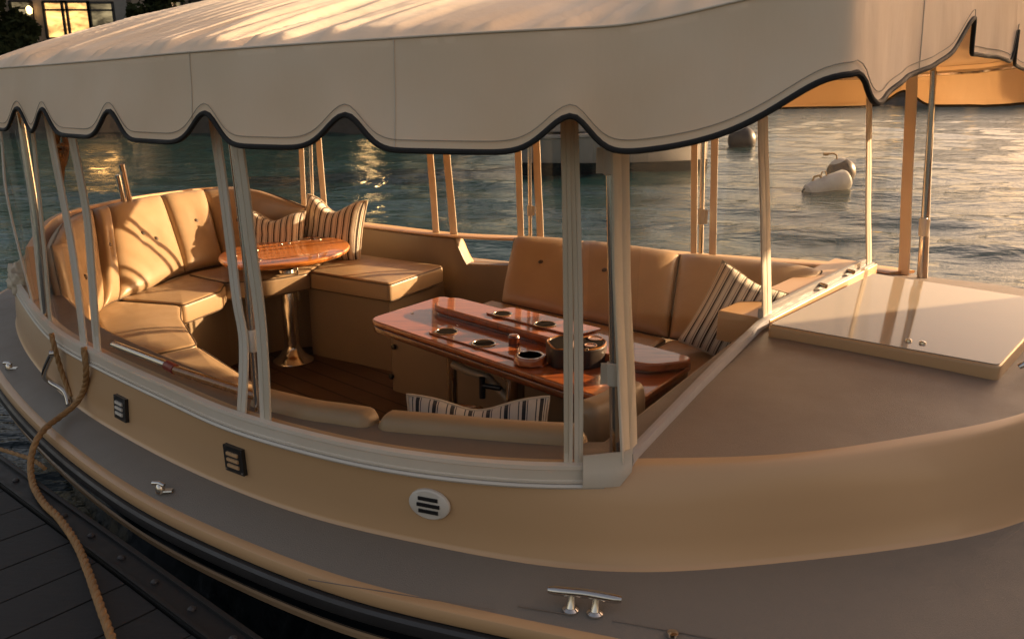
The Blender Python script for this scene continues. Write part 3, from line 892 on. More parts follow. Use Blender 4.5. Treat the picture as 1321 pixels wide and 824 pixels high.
# ------------------------------------------------------------------ cushions
def uvgrid(o, nu, nv):
    pass
def pad(name, F, thick, nu=22, nv=16, mats=None, parent=None, buttons=(), puffp=5.0, back=.02, uv=False, dimple=.018, welt=True):
    "upholstered pad: F(s,t) is its base surface, swelling by thick towards the seat side"
    def nrm(s, t):
        e = .02
        return (F(min(s+e, 1), t)-F(max(s-e, 0), t)).cross(F(s, min(t+e, 1))-F(s, max(t-e, 0))).normalized()
    def prof(s, t):
        x, y = abs(2*s-1), abs(2*t-1)
        return max(0, (1-x**puffp)*(1-y**puffp))**.42
    def ease(k, n):
        x = 2*k/n-1; return .5+.5*math.copysign(abs(math.sin(abs(x)*PI/2))**.8, x)
    rows = []; rb = []
    for j in range(nv+1):
        t = ease(j, nv); row = []; row2 = []
        for i in range(nu+1):
            s = ease(i, nu); p = F(s, t); n = nrm(s, t); h = thick*prof(s, t)*(1+.06*noise.noise(p*6))
            for bs, bt in buttons: h -= dimple*math.exp(-(((s-bs)*2.2)**2+((t-bt)*2.0)**2)/.03)
            row.append(p+n*h); row2.append(p-n*back*prof(s, t))
        rows.append(row); rb.append(row2)
    mb = MB(); mb.grid(rows); mb.grid(rb)
    o = mb.build(name, mats or M['vinyl'], parent, angle=80)
    if welt:
        edge = [F(ease(i, 30), 0) for i in range(31)]+[F(1, ease(i, 20)) for i in range(1, 21)]+[F(1-ease(i, 30), 1) for i in range(1, 31)]+[F(0, 1-ease(i, 20)) for i in range(1, 20)]
        MB().tube(edge+[edge[0]], .0045, 6, cap=False).build('piping', M['piping'], o)
    for bs, bt in buttons:
        n = nrm(bs, bt); p = F(bs, bt)+n*(thick*prof(bs, bt)-dimple*.55)
        Mz = n.to_track_quat('Z', 'Y').to_matrix()
        MB().lathe([(.013, 0), (.012, .004), (.007, .008), (.0005, .009)], p, 14, Mz).build('button', M['piping'], o)
    return o
def seat(name, px_poly, z0, z1, r=.03, corner=.05, label=None, group=None, plan=False, puff=.010):
    P = px_poly if plan else [at(u, v, z1) for u, v in px_poly]
    poly = roundpoly(P, corner)
    o = MB().prism(poly, z0, z1, r, 5, puff).build(name, M['vinyl'], angle=70)
    tag(o, label, 'cushion', group)
    q = roundpoly(P, corner)
    c = sum((Vector((p[0], p[1])) for p in q), Vector((0, 0)))/len(q)
    for zz, nm in ((z1-r*.45, 'piping'), (z0+r*.5, 'piping')):
        line = [Vector((p[0]+(c-p).normalized()[0]*r*.22, p[1]+(c-p).normalized()[1]*r*.22, zz)) for p in q]
        MB().tube(line+[line[0]], .004, 6, cap=False, up=(0, 0, 1)).build(nm, M['piping'], o)
    return o
G1 = 'tan seat cushions of the stern bench'
SC0, SC1 = .822, .93
# stern U bench, from the far ottoman round to the near side
seat('seat_cushion', [(398, 350), (502, 366), (573, 342), (470, 328), (438, 325)], SC0, SC1, .022, .03, 'thick square-ended tan seat cushion at the far side, catching a square of sun', G1)
seat('seat_cushion', [(349, 359), (397, 351), (436, 327), (380, 328), (300, 340), (241, 352), (290, 363)], SC0, SC1, .022, .03, 'tan seat cushion of the stern bench behind the round table pedestal', G1)
seat('seat_cushion', [(236, 392), (285, 374), (291, 364), (239, 353), (150, 385)], SC0, SC1, .022, .03, 'tan seat cushion at the stern whose rounded front face is lit by the sun', G1)
seat('seat_cushion', [(148, 387), (234, 393), (234, 408), (255, 443), (190, 457), (130, 425), (118, 400)], SC0, SC1, .022, .035, 'tan corner seat cushion under the sunlit back cushion at the near stern', G1)
seat('seat_cushion', [(191, 459), (256, 445), (300, 473), (352, 505), (345, 525), (270, 500)], SC0, SC1, .022, .03, 'long tan seat cushion of the near side bench beside the boat hook', G1)
# stern back cushions
G2 = 'tan back cushions round the stern'
b_bot = spline([at(u, v, .93) for u, v in ((92, 448), (112, 418), (140, 392), (188, 374), (238, 352), (290, 341), (345, 333), (395, 327))], 14)
b_top = spline([at(u, v, 1.31) for u, v in ((66, 318), (86, 284), (122, 270), (180, 257), (235, 249), (285, 244), (335, 246))]+[at(395, 268, 1.24)], 14)
def on(curve, u, zz=None):
    for a, b in zip(curve, curve[1:]):
        ua, ub = px(a)[0], px(b)[0]
        if (ua-u)*(ub-u) <= 0 and ua != ub: return a.lerp(b, (u-ua)/(ub-ua))
    return curve[0] if abs(px(curve[0])[0]-u) < abs(px(curve[-1])[0]-u) else curve[-1]
def sub(curve, u0, u1, n):
    return resample([on(curve, u0+(u1-u0)*k/n) for k in range(n+1)], n+1)
panels = [((94, 130), (66, 118), 'dark shaded tan back cushion at the near end of the stern bench', [(.5, .45)]),
          ((131, 152), (119, 136), 'narrow tan back cushion fully lit by the sun at the stern', [(.45, .55)]),
          ((153, 238), (137, 206), 'wide tan back cushion with a sunlit oval patch at the stern', [(.42, .55), (.62, .45)]),
          ((239, 288), (207, 262), 'tan stern back cushion with a single button, right of the sunlit pair', [(.55, .55)]),
          ((289, 394), (263, 394), 'long curved tan back cushion sweeping down behind the striped pillows', [(.25, .5), (.6, .5)])]
for (u0, u1), (t0, t1), lab, but in panels:
    cb, ct = sub(b_bot, u0, u1, 14), sub(b_top, t0, t1, 14)
    def F(s, t, cb=cb, ct=ct):
        x = s*14; i = min(int(x), 13); f = x-i
        a, b = cb[i].lerp(cb[i+1], f), ct[i].lerp(ct[i+1], f)
        return a.lerp(b, t)
    o = pad('back_cushion', F, .055, buttons=but, back=.05)
    tag(o, lab, 'cushion', G2)
# stern coaming board the cushions lean on
mb = MB(); bt = resample(b_top, 60); bb = resample(b_bot, 60)
oo = []
for a, b in zip(bt, bb):
    o_ = Vector((a.x+.3, a.y-4.0, 0)).normalized(); oo.append(o_)
mb.grid([[p+o_*.055+Vector((0, 0, -.03)) for p, o_ in zip(bb, oo)], [p+o_*.055+Vector((0, 0, -.008)) for p, o_ in zip(bt, oo)], [p+o_*.062+Vector((0, 0, .006)) for p, o_ in zip(bt, oo)], [p+o_*.085+Vector((0, 0, .006)) for p, o_ in zip(bt, oo)], [p+o_*.09+Vector((0, 0, -.01)) for p, o_ in zip(bt, oo)], [p+o_*.13+Vector((0, 0, -.02)) for p, o_ in zip(bb, oo)]])
nn_ = len(bt)
ends = [[mb.v[r*nn_+k] for r in range(6)] for k in (0, nn_-1)]
for e in ends: mb.add(e, [tuple(range(6))])
mb.build('stern_coaming', M['gelcoat'], boat)
# far bench
G3 = 'tan back cushions of the far bench'
def quadF(a, b, c, d): return lambda s, t: a.lerp(b, s).lerp(d.lerp(c, s), t)
fbk = [((648, 390), (744, 411), (747, 313), (664, 308), [(.5, .55)], 'tan far bench back cushion with rounded left end, beside the low boarding gap'),
       ((746, 411), (862, 436), (876, 329), (749, 313), [(.3, .55)], 'tan far bench back cushion seen through the doubled curtain edges'),
       ((864, 436), (1010, 462), (1060, 350), (878, 329), [(.5, .55)], 'tan far bench back cushion nearest the windscreen, behind the striped pillow')]
for a, b, c, d, but, lab in fbk:
    o = pad('back_cushion', quadF(at(*a, .93), at(*b, .93), at(*c, 1.165), at(*d, 1.165)), .06, buttons=but, back=.03)
    tag(o, lab, 'cushion', G3)
G4 = 'tan seat cushions of the far bench'
def bench(a, b, lab):
    A, B = at(*a, .93), at(*b, .93); A.z = B.z = 0
    q = Vector((-nb.x, -nb.y, 0))
    seat('seat_cushion', [A, B, B+q*.46, A+q*.46], SC0, SC1, .022, .03, lab, G4, plan=True)
bench((634, 386), (742, 410), 'tan far bench seat cushion whose pale corner shows beyond the raised table leaf')
bench((745, 410.5), (862, 435.5), 'tan far bench seat cushion behind the black caddy')
bench((866, 436), (985, 458), 'tan far bench seat cushion under the striped pillow by the windscreen')
# near side back rolls
def sweep(path, w, h, r=.04, n=28):
    mb = MB(); P = resample(path, 40); rows = []
    for i, p in enumerate(P):
        t = (P[min(i+1, 39)]-P[max(i-1, 0)]).normalized(); sd_ = Vector((t.y, -t.x, 0)).normalized()
        e = min(i, 39-i)/39*((P[-1]-P[0]).length); k = 1-max(0, 1-e/.03)**2.2
        row = []
        for j in range(n):
            a = 2*PI*j/n; ca, sa = math.cos(a), math.sin(a); ex = .5
            x = math.copysign(abs(ca)**ex, ca)*w/2; z = math.copysign(abs(sa)**ex, sa)*h/2
            kk = .55+.45*k
            row.append(p+sd_*x*kk*(1+.05*noise.noise(p*5+Vector((a, 0, 0))))+Vector((0, 0, z*(.75+.25*k))))
        rows.append(row)
    mb.grid(rows, closed=True); mb.add(rows[0], [tuple(range(n))]); mb.add(rows[-1], [tuple(range(n))])
    return mb
G5 = 'tan bolster cushions along the near coaming'
for pxl, lab in (([(318, 523), (390, 541), (430, 547), (475, 554)], 'shorter tan bolster cushion on the near coaming, left of the pair'),
                 ([(480, 555), (560, 562), (650, 570), (738, 575), (752, 575)], 'long tan bolster cushion on the near coaming below the navy striped pillow')):
    path = spline([at(u, v, 1.125)+Vector((.012, .045, 0)) for u, v in pxl], 8)
    for p in path: p.z = 1.045
    o = sweep(path, .085, .22).build('bolster_cushion', M['vinyl'], angle=80); tag(o, lab, 'cushion', G5)
    for dy, dz in ((-.040, .058), (.040, .088)):
        line = [p+Vector((-.0, dy, dz)) for p in resample(path, 30)[1:-1]]
        MB().tube(line, .0035, 6).build('piping', M['piping'], o)
# bolster at the forward near corner by the post
path = [at(u, v, 1.05)+Vector((0, .06, -.04)) for u, v in ((752, 560), (790, 545), (822, 522))]
o = sweep(spline(path, 8), .09, .2).build('bolster_cushion', M['vinyl'], angle=80)
tag(o, 'short tan bolster cushion in the near forward corner, behind the steel post', 'cushion', G5)

# ------------------------------------------------------------------ pillows
def pillow(c, ex, ey, w, h, th, mat, lab, sag=.0, group='striped throw pillows'):
    ex, ey = Vector(ex).normalized(), Vector(ey); ey = (ey-ex*ey.dot(ex)).normalized(); ez = ex.cross(ey)
    N = 26; vs = []; uv = []
    me = bpy.data.meshes.new('throw_pillow'); faces = []
    def pt(i, j, side):
        u, v = 2*i/N-1, 2*j/N-1
        pin = .07*(1-(abs(u)**2))*abs(v)**3; pin2 = .07*(1-(abs(v)**2))*abs(u)**3
        x = u*(1-pin2*1.0); y = v*(1-pin*1.0)
        t = max(0, (1-u**4)*(1-v**4))**.55
        base = Vector(c)+ex*x*w/2+ey*y*h/2
        wr = .012*noise.noise(Vector((u*2.2, v*2.2, side*3+c[0]*7)))
        y_dent = -sag*math.exp(-(u/.45)**2)*max(0, v)**1.2
        return base+ez*side*(th/2*t)+ez*wr*t+ey*y_dent*h
    for side in (1, -1):
        for j in range(N+1):
            for i in range(N+1): vs.append(pt(i, j, side)); uv.append((i/N, j/N))
    n1 = (N+1)**2
    for s_ in (0, 1):
        for j in range(N):
            for i in range(N):
                a = s_*n1+j*(N+1)+i; f = (a, a+1, a+N+2, a+N+1); faces.append(f if s_ == 0 else f[::-1])
    me.from_pydata([tuple(v) for v in vs], [], faces); me.materials.append(mat)
    ul = me.uv_layers.new(name='UVMap')
    for p in me.polygons:
        p.use_smooth = True
        for li in p.loop_indices: ul.data[li].uv = uv[me.loops[li].vertex_index]
    o = link(bpy.data.objects.new('throw_pillow', me)); tag(o, lab, 'pillow', group)
    edge = [pt(i, 0, 1) for i in range(N+1)]+[pt(N, j, 1) for j in range(1, N+1)]+[pt(N-i, N, 1) for i in range(1, N+1)]+[pt(0, N-j, 1) for j in range(1, N)]
    MB().tube(edge+[edge[0]], .005, 6, cap=False).build('piping', M['strapwhite'], o)
    return o
def mid4(a, b, c, d): return (a+b+c+d)/4
q = at(431, 329, .94)
pillow(q+Vector((.01, -.02, .16)), (.93, -.30, -.06), (-.08, .28, 1), .40, .38, .16, M['stripe'], 'upright brown and cream striped pillow on the far ottoman cushion, right of its neighbour', .2)
q = at(366, 328, .94)
pillow(q+Vector((.0, -.16, .135)), (.95, -.1, .0), (-.2, .3, 1), .36, .30, .14, M['stripe'], 'crumpled striped pillow lying behind the round table, partly sunlit', .16)
q = at(612, 548, 1.06)
pillow(q+Vector((.0, .13, -.15)), (1, -.04, .0), (0, .30, 1), .40, .34, .14, M['stripe_navy'], 'navy and white striped pillow peeking over the long near bolster', .09)
q = at(922, 452, .94)
pillow(q+Vector((.075, -.02, .13)), (.86, -.38, -.38), (.30, .42, 1), .31, .35, .20, M['stripe'], 'striped pillow slumped in the far forward corner by the windscreen', .04)
# ------------------------------------------------------------------ the long table with its folded leaf
TZ = 1.0
lt = empty('folding_table', 'long varnished mahogany table with a folded raised leaf and cup holes', 'table')
def pp(L, z): return [at(u, v, z) for u, v in L]
main = roundpoly(pp([(474, 411), (812, 525), (902, 464), (570, 381)], TZ), [.06, .07, .1, .05])
MB().prism(main, TZ-.022, TZ, .006, 3).build('table_top', M['mahogany'], lt)
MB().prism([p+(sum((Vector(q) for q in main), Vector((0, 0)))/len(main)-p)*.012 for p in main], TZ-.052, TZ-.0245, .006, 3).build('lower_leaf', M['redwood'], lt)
leafp = roundpoly(pp([(553, 392), (835, 471), (907, 463), (585, 382)], TZ+.04), [.07, .06, .09, .06])
leaf = MB().prism(leafp, TZ+.012, TZ+.04, .006, 3).build('raised_leaf', M['mahogany'], lt)
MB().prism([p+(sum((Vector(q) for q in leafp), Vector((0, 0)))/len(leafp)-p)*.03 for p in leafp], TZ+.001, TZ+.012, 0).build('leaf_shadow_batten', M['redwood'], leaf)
ins = roundpoly(pp([(625, 403), (742, 433), (778, 424), (660, 396)], TZ+.046), .02)
MB().prism(ins, TZ+.0405, TZ+.047, .002, 2).build('cup_plate', M['mahogany'], leaf)
ins = roundpoly(pp([(551, 428), (700, 473), (722, 459), (580, 417)], TZ+.006), .02)
MB().prism(ins, TZ+.0005, TZ+.006, .002, 2).build('cup_plate', M['mahogany'], lt)
def cup(u, v, z, r, par):
    c = at(u, v, z)
    o = MB().lathe([(r, 0), (r+.0005, .002), (r-.002, .0035), (r-.006, .003), (r-.007, .0012)], c, 36).build('cup_ring', M['steel'], par)
    MB().lathe([(r-.0065, .0012), (r-.0068, .0016), (.001, .0016)], c, 36).build('hole_shade_disc', M['hole_shade'], o)  # flat dark disc: the shade of the cup hole, painted on
cup(576, 428, TZ+.0062, .046, lt); cup(624, 443, TZ+.0062, .046, lt)
cup(648, 405, TZ+.0472, .040, leaf); cup(703, 418.5, TZ+.0472, .044, leaf)
for u, v in ((663, 446),):
    MB().lathe([(.020, 0), (.020, .03), (.022, .034), (.018, .042), (.004, .043)], at(u, v, TZ+.001), 24).build('centre_knob', M['redwood'], lt)
for u, v, z in ((532, 404, TZ), (590, 420, TZ), (718, 455, TZ)):
    MB().lathe([(.006, 0), (.005, .003), (.001, .004)], at(u, v, z+.001), 12).build('screw', M['steel'], lt)
for (x, y, r) in ((-.235, 3.02, .020), (.012, 2.74, .034)):
    MB().lathe([(r*2.2, SZ), (r*2.1, SZ+.012), (r*1.1, SZ+.03), (r, SZ+.04), (r, TZ-.09), (r*1.5, TZ-.085), (r*1.5, TZ-.055)], Vector((x, y, 0)), 28).build('pedestal', M['steel'], lt)
q = Vector((-.11, 2.86, .83))
br = MB().tube([Vector((-.235, 3.02, .87)), Vector((-.17, 2.93, .87)), q+Vector((.02, 0, .04)), Vector((.012, 2.74, .80))], .016, 10).build('brace', M['liner'], lt)
mb = MB(); mb.tube([q+Vector((0, -.03, -.03)), q+Vector((0, -.03, .05))], .012, 12); mb.tube([q+Vector((0, -.03, .02)), q+Vector((.07, -.07, .022))], .010, 10)
mb.build('clamp_handle', M['blackplastic'], br)
# raised cup holder and caddy standing on the table
ch = MB().lathe([(.056, 0), (.056, .022), (.053, .026), (.042, .026), (.040, .020), (.040, .006), (.001, .006)], at(684, 467, TZ+.0065), 8)
cho = ch.build('cup_coaster', M['mahogany']); tag(cho, 'eight-sided wooden cup holder beside the black caddy on the long table', 'cup holder')
c0 = at(684, 467, TZ+.0065); MB().lathe([(.041, .0255), (.042, .0275), (.046, .0275), (.047, .0255)], c0, 32).build('rim', M['steel'], cho)
cz1 = TZ+.068
cad = roundpoly(pp([(702, 439), (722, 432), (745, 437), (770, 432), (785, 441), (778, 449), (757, 453), (738, 451), (714, 452)], cz1), .03)
M['caddy'] = plain('dark_caddy_wood', (.03, .018, .013), .45, coat=.1, var=.3, vscale=20)
cd_ = MB().prism(cad, TZ+.001, cz1, .004, 3).build('table_caddy', M['caddy']); tag(cd_, 'dark moulded caddy with open cells standing on the long table', 'caddy')
cen_c = sum((Vector(p) for p in cad), Vector((0, 0)))/len(cad)
mb = MB(); line = [Vector((p.x+(cen_c-p).x*.04, p.y+(cen_c-p).y*.04, cz1+.001)) for p in cad]; mb.tube(line+[line[0]], .003, 6, cap=False, up=(0, 0, 1)); mb.build('rim', M['hookwood'], cd_)
MB().prism([p+(cen_c-p)*.13 for p in cad], cz1+.0002, cz1+.0015, 0).build('cell_shade_plate', M['hole_shade'], cd_)  # flat dark plate: the shade inside the cells, painted on a solid block
for u, v, r in ((768, 437, .026), (762, 446, .022)):
    MB().lathe([(r, .0015), (r, .004), (r-.003, .004), (r-.004, .0016)], at(u, v, cz1+.0005), 24).build('cell_rim', M['hookwood'], cd_)
a_, b_ = at(741, 434, cz1+.003), at(738, 450, cz1+.003); MB().tube([a_, b_], .004, 6).build('divider', M['hookwood'], cd_)
MB().lathe([(.007, 0), (.006, .007), (.001, .009)], at(757, 452, cz1+.001), 12).build('stud', M['steel'], cd_)

# ------------------------------------------------------------------ round pedestal table
rt = empty('round_table', 'oval varnished cocktail table on a steel pedestal in front of the stern bench', 'table')
rc = Vector((-1.245, 4.40, 0)); rt.location = (rc.x, rc.y, SZ)
tilt = Matrix.Rotation(R(-2.6), 3, 'Y') @ Matrix.Rotation(R(2.2), 3, 'X')
def loc(o): o.location = (0, 0, 0); return o
top = MB().lathe([(.33, -.03), (.345, -.022), (.35, -.010), (.346, -.002), (.338, .0), (.18, .0005), (.001, .0005)], Vector((0, 0, 1.055-SZ)), 64, tilt)
tp = top.build('table_top', M['tablewood'], rt)
def rcup(x, y, r):
    c = Vector((0, 0, 1.055-SZ))+tilt @ Vector((x, y, .001))
    o = MB().lathe([(r, 0), (r, .002), (r-.004, .003), (r-.006, .001)], c, 28, tilt).build('cup_ring', M['steel'], tp)
    MB().lathe([(r-.0055, .0008), (.001, .001)], c, 28, tilt).build('hole_shade_disc', M['hole_shade'], o)
for x, y in ((.06, .26), (.12, .255), (-.09, -.22), (.0, .24)): rcup(x, y, .027)
mb = MB()
for x, y in ((-.25, .05), (-.2, .12), (-.16, .02), (-.06, .15), (-.24, -.1), (-.13, -.12), (-.02, .17)):
    mb.lathe([(.008, 0), (.007, .004), (.001, .006)], Vector((0, 0, 1.055-SZ))+tilt @ Vector((x, y, .001)), 10, tilt)
mb.build('stud', M['steel'], tp)
MB().lathe([(.05, .53), (.055, .54), (.058, .597), (.05, .602)], Vector(), 28).build('collar', M['blackplastic'], rt)
MB().lathe([(.115, .001), (.112, .008), (.075, .035), (.05, .07), (.044, .085), (.043, .10), (.043, .535), (.040, .54)], Vector(), 40).build('pedestal', M['steel'], rt)
MB().tube([(.065, -.03, .59), (.066, -.032, .36)], .006, 8).build('adjuster_rod', M['steel'], rt)
mb = MB()
for k in range(6): a = k*PI/3; mb.tube([(.06*math.cos(a), .06*math.sin(a), .595), (.27*math.cos(a), .27*math.sin(a), .60)], .008, 6)
mb.build('table_bracket', M['blackplastic'], rt)
# ------------------------------------------------------------------ loose things aboard
wh = empty('steering_wheel', 'wooden steering wheel rim half hidden behind the navy striped pillow', 'wheel')
c = at(578, 528, .80); mb = MB(); Mz = Matrix.Rotation(R(-18), 3, 'X')
mb.tube([c+Mz @ Vector((.115*math.cos(a), .115*math.sin(a), 0)) for a in [2*PI*k/48 for k in range(49)]], .013, 10, cap=False); mb.build('rim', M['hookwood'], wh)
mb = MB()
for k in range(3):
    a = k*2*PI/3+.3; mb.tube([c, c+Mz @ Vector((.11*math.cos(a), .11*math.sin(a), 0))], .006, 8)
mb.lathe([(.03, -.02), (.028, .012), (.002, .016)], c, 20, Mz); mb.tube([c, c+Vector((0, .1, -.36))], .018, 12); mb.build('spoke', M['steel'], wh)
hook = empty('boat_hook', 'boat hook with steel tube, red band and varnished end lying on the near coaming', 'boat hook')
hp_ = [at(u, v, 1.150) for u, v in ((143, 447), (212, 474), (223, 480), (336, 517))]
hp_ = [p+Vector((0, .02, 0)) for p in hp_]
MB().tube(resample(hp_[0:2], 8), .012, 12).build('steel_tube', M['steel'], hook)
MB().tube(resample(hp_[1:3], 6), .0145, 12).build('grip_band', M['red'], hook)
MB().tube(resample(hp_[2:4], 10), .0125, 12).build('wooden_shaft', M['hookwood'], hook)
q = at(293, 452, .44); ax_ = (Vector((.86, -.5, 0)), Vector((.5, .86, 0)), Vector((0, 0, 1)))
bx = MB().prism(roundpoly([q+ax_[0]*a+ax_[1]*b for a, b in ((-.055, -.03), (.055, -.03), (.055, .03), (-.055, .03))], .008), SZ+.002, SZ+.13, .006).build('storage_box', M['whiteplastic'])
tag(bx, 'small white storage box on the sole beside the round table pedestal', 'box')
MB().prism(roundpoly([q+ax_[0]*a+ax_[1]*b for a, b in ((-.058, -.033), (.058, -.033), (.058, .033), (-.058, .033))], .009), SZ+.13, SZ+.146, .004).build('lid', M['whiteplastic'], bx)
# crumpled canvas cover stowed at the near stern corner
def blob(name, c, sx, sy, sz, mat, amp=.35, f=3.0, ax=0, seed=0):
    bm = bmesh.new(); bmesh.ops.create_icosphere(bm, subdivisions=4, radius=1)
    for v in bm.verts:
        n = v.co.copy(); k = 1+amp*noise.noise(n*f+Vector((seed, 0, 0)))+amp*.5*(1-abs(noise.noise(n*f*1.9+Vector((0, seed, 0))))*2)
        p = Vector((n.x*sx, n.y*sy, n.z*sz))*k; ca, sa = math.cos(ax), math.sin(ax)
        v.co = Vector((p.x*ca-p.y*sa, p.x*sa+p.y*ca, p.z))+Vector(c)
    for f_ in bm.faces: f_.smooth = True
    me = bpy.data.meshes.new(name); bm.to_mesh(me); bm.free(); me.materials.append(mat)
    return link(bpy.data.objects.new(name, me))
q = atd(36, 372, 3.35)
o = blob('canvas_cover', q+Vector((-.02, .02, .03)), .10, .055, .075, M['strapwhite'], .4, 2.2, R(-50), 3); tag(o, 'crumpled cream canvas cover stowed at the near stern corner of the boat', 'cover')
# coil of rope hanging by the stern post
mb = MB(); d = 3.05
for k in range(5):
    pts = []
    for i in range(37):
        a = 2*PI*i/36; pts.append(atd(79+(5.5+1.2*math.sin(k*2.1))*math.cos(a)+.8*k-1.6, 186+(17+k*1.5)*math.sin(a)+k*1.5, d+.012*k+.02*math.sin(a*2+k)))
    mb.tube(pts, .006, 6, cap=False)
for k in range(4):
    pts = [atd(79-2+k*1.6+3*math.sin(t*2.2+k), 196+t*56+k*3, d+.01*k) for t in [i/14 for i in range(15)]]
    mb.tube(pts, .006, 6)
mb.tube([atd(80+math.cos(a)*6, 190+3*math.sin(a), d+.05*math.sin(a)) for a in [2*PI*i/16 for i in range(17)]], .007, 6, cap=False)
mb.tube([atd(80, 172, d), atd(77, 130, d), atd(76, 108, d)], .005, 6)
o = mb.build('rope_coil', M['rope'], weld=0); tag(o, 'coil of golden rope hanging from the canopy frame at the stern', 'rope')
mb = MB(); mb.tube([atd(168, 262, 4.45), atd(157, 212, 4.40)], [.014, .016], 12); mb.tube([atd(160, 262, 4.4), atd(152, 226, 4.38)], .013, 12)
mb.build('flagstaff_socket', M['steel'], boat)
mb = MB(); mb.tube(spline([at(69, 452, 1.07), at(57, 481, .975), at(64, 492, .935), at(83, 505, .915), at(89, 523, .90)], 6), .009, 10)
mb.tube(spline([at(102, 474, 1.03), at(106, 490, .97), at(108, 500, .93)], 6), .008, 10); mb.tube([at(64, 456, 1.06), at(74, 455, 1.06)], .012, 10)
mb.tube([at(88, 505, .90), at(100, 512, .90)], .010, 10)
mb.build('boarding_handle', M['steel'], boat)

# ------------------------------------------------------------------ mooring rope
def laid_rope(name, pts, r, label, twist=40):
    P = resample(spline(pts, 14), 420); mb = MB(); s = 0; prev = None; fr_ = []
    for i, p in enumerate(P):
        t = (P[min(i+1, len(P)-1)]-P[max(i-1, 0)]).normalized()
        a = prev if prev is not None else Vector((0, 0, 1)); a = (a-t*a.dot(t)).normalized(); prev = a
        fr_.append((a, t.cross(a)))
        if i: s += (p-P[i-1]).length
        fr_[-1] = (*fr_[-1], s)
    for k in range(3):
        mb.tube([p+(a*math.cos(s*twist*2+k*2.094)+b*math.sin(s*twist*2+k*2.094))*r*.40 for p, (a, b, s) in zip(P, fr_)], r*.68, 7)
    o = mb.build(name, M['rope'], weld=0, angle=180); tag(o, label, 'rope'); return o
DZ = .80
laid_rope('mooring_rope', [at(108, 448, 1.13), at(111, 476, 1.065), at(109, 500, .99), at(98, 520, .935), at(78, 537, .908), at(60, 551, .902), at(47, 568, .885), at(40, 592, .845), at(42, 622, .822), at(56, 648, DZ+.024), at(76, 668, DZ+.024), at(98, 700, DZ+.024), at(113, 735, DZ+.024), at(127, 775, DZ+.024), at(150, 840, DZ+.024)], .0092, 'thick tan mooring rope running from the boat side down across the dark dock')
laid_rope('lashing_rope', [at(66, 430, 1.13), at(71, 450, 1.08), at(79, 478, 1.0), at(88, 502, .94), at(93, 510, .92)], .008, 'short brown lashing hanging down the boat side beside the mooring rope')
laid_rope('thin_line', [at(-30, 570, DZ+.02), at(0, 579, DZ+.02), at(40, 592, DZ+.02), at(58, 604, DZ+.02)], .006, 'thin brown line lying along the edge of the dock at the left')

# ------------------------------------------------------------------ dock
dk0, dk1 = at(0, 587, DZ), at(340, 826, DZ); dd = (dk1-dk0).normalized(); dn = Vector((-dd.y, dd.x, 0))
if dn.y > 0: dn = -dn
dock = empty('dock', 'dark grey plank dock with a bolted black edge beside the boat', 'dock')
mb = MB(); s = -2.6
Zv = Vector((0, 0, 1))
while s < 3.0:
    w = .138; mb.box(dk0+dd*(s+w/2)+dn*(.085+1.5)+Vector((0, 0, -.014+.0015*noise.noise(Vector((s*9, 0, 0))))), w, 3.0, .028, (dd, dn, Zv)); s += .1435
o = mb.build('plank_deck', M['dock'], dock, smooth=False)
mb = MB(); c_ = dk0+dd*.2
mb.box(c_+dn*1.6+Vector((0, 0, -.16)), 5.7, 2.95, .25, (dd, dn, Zv)); mb.build('float', M['blackplastic'], dock, smooth=False)
mb = MB(); L = [dk0+dd*s_+dn*.04+Vector((0, 0, -.045)) for s_ in (-2.65, 0, 3.05)]
mb.box(c_+dn*.042+Vector((0, 0, -.05)), 5.7, .075, .11, (dd, dn, Zv)); mb.build('edge_beam', M['dockedge'], dock, smooth=False)
mb = MB(); mb.tube([dk0+dd*s_+dn*.012+Vector((0, 0, .006)) for s_ in (-2.6, 3.0)], .01, 8, sq=(.008, .007), up=(0, 0, 1)); mb.tube([dk0+dd*s_+dn*.072+Vector((0, 0, .006)) for s_ in (-2.6, 3.0)], .01, 8, sq=(.006, .006), up=(0, 0, 1)); mb.build('edge_strip', M['dockedge'], dock)
s = -1.2; proto = None
while s < 1.8:
    mb = MB(); mb.lathe([(.009, .0), (.009, .004), (.006, .007), (.001, .008)], dk0+dd*s+dn*.042+Vector((0, 0, .005)), 10); mb.build('bolt', M['rubber'], dock); s += .16

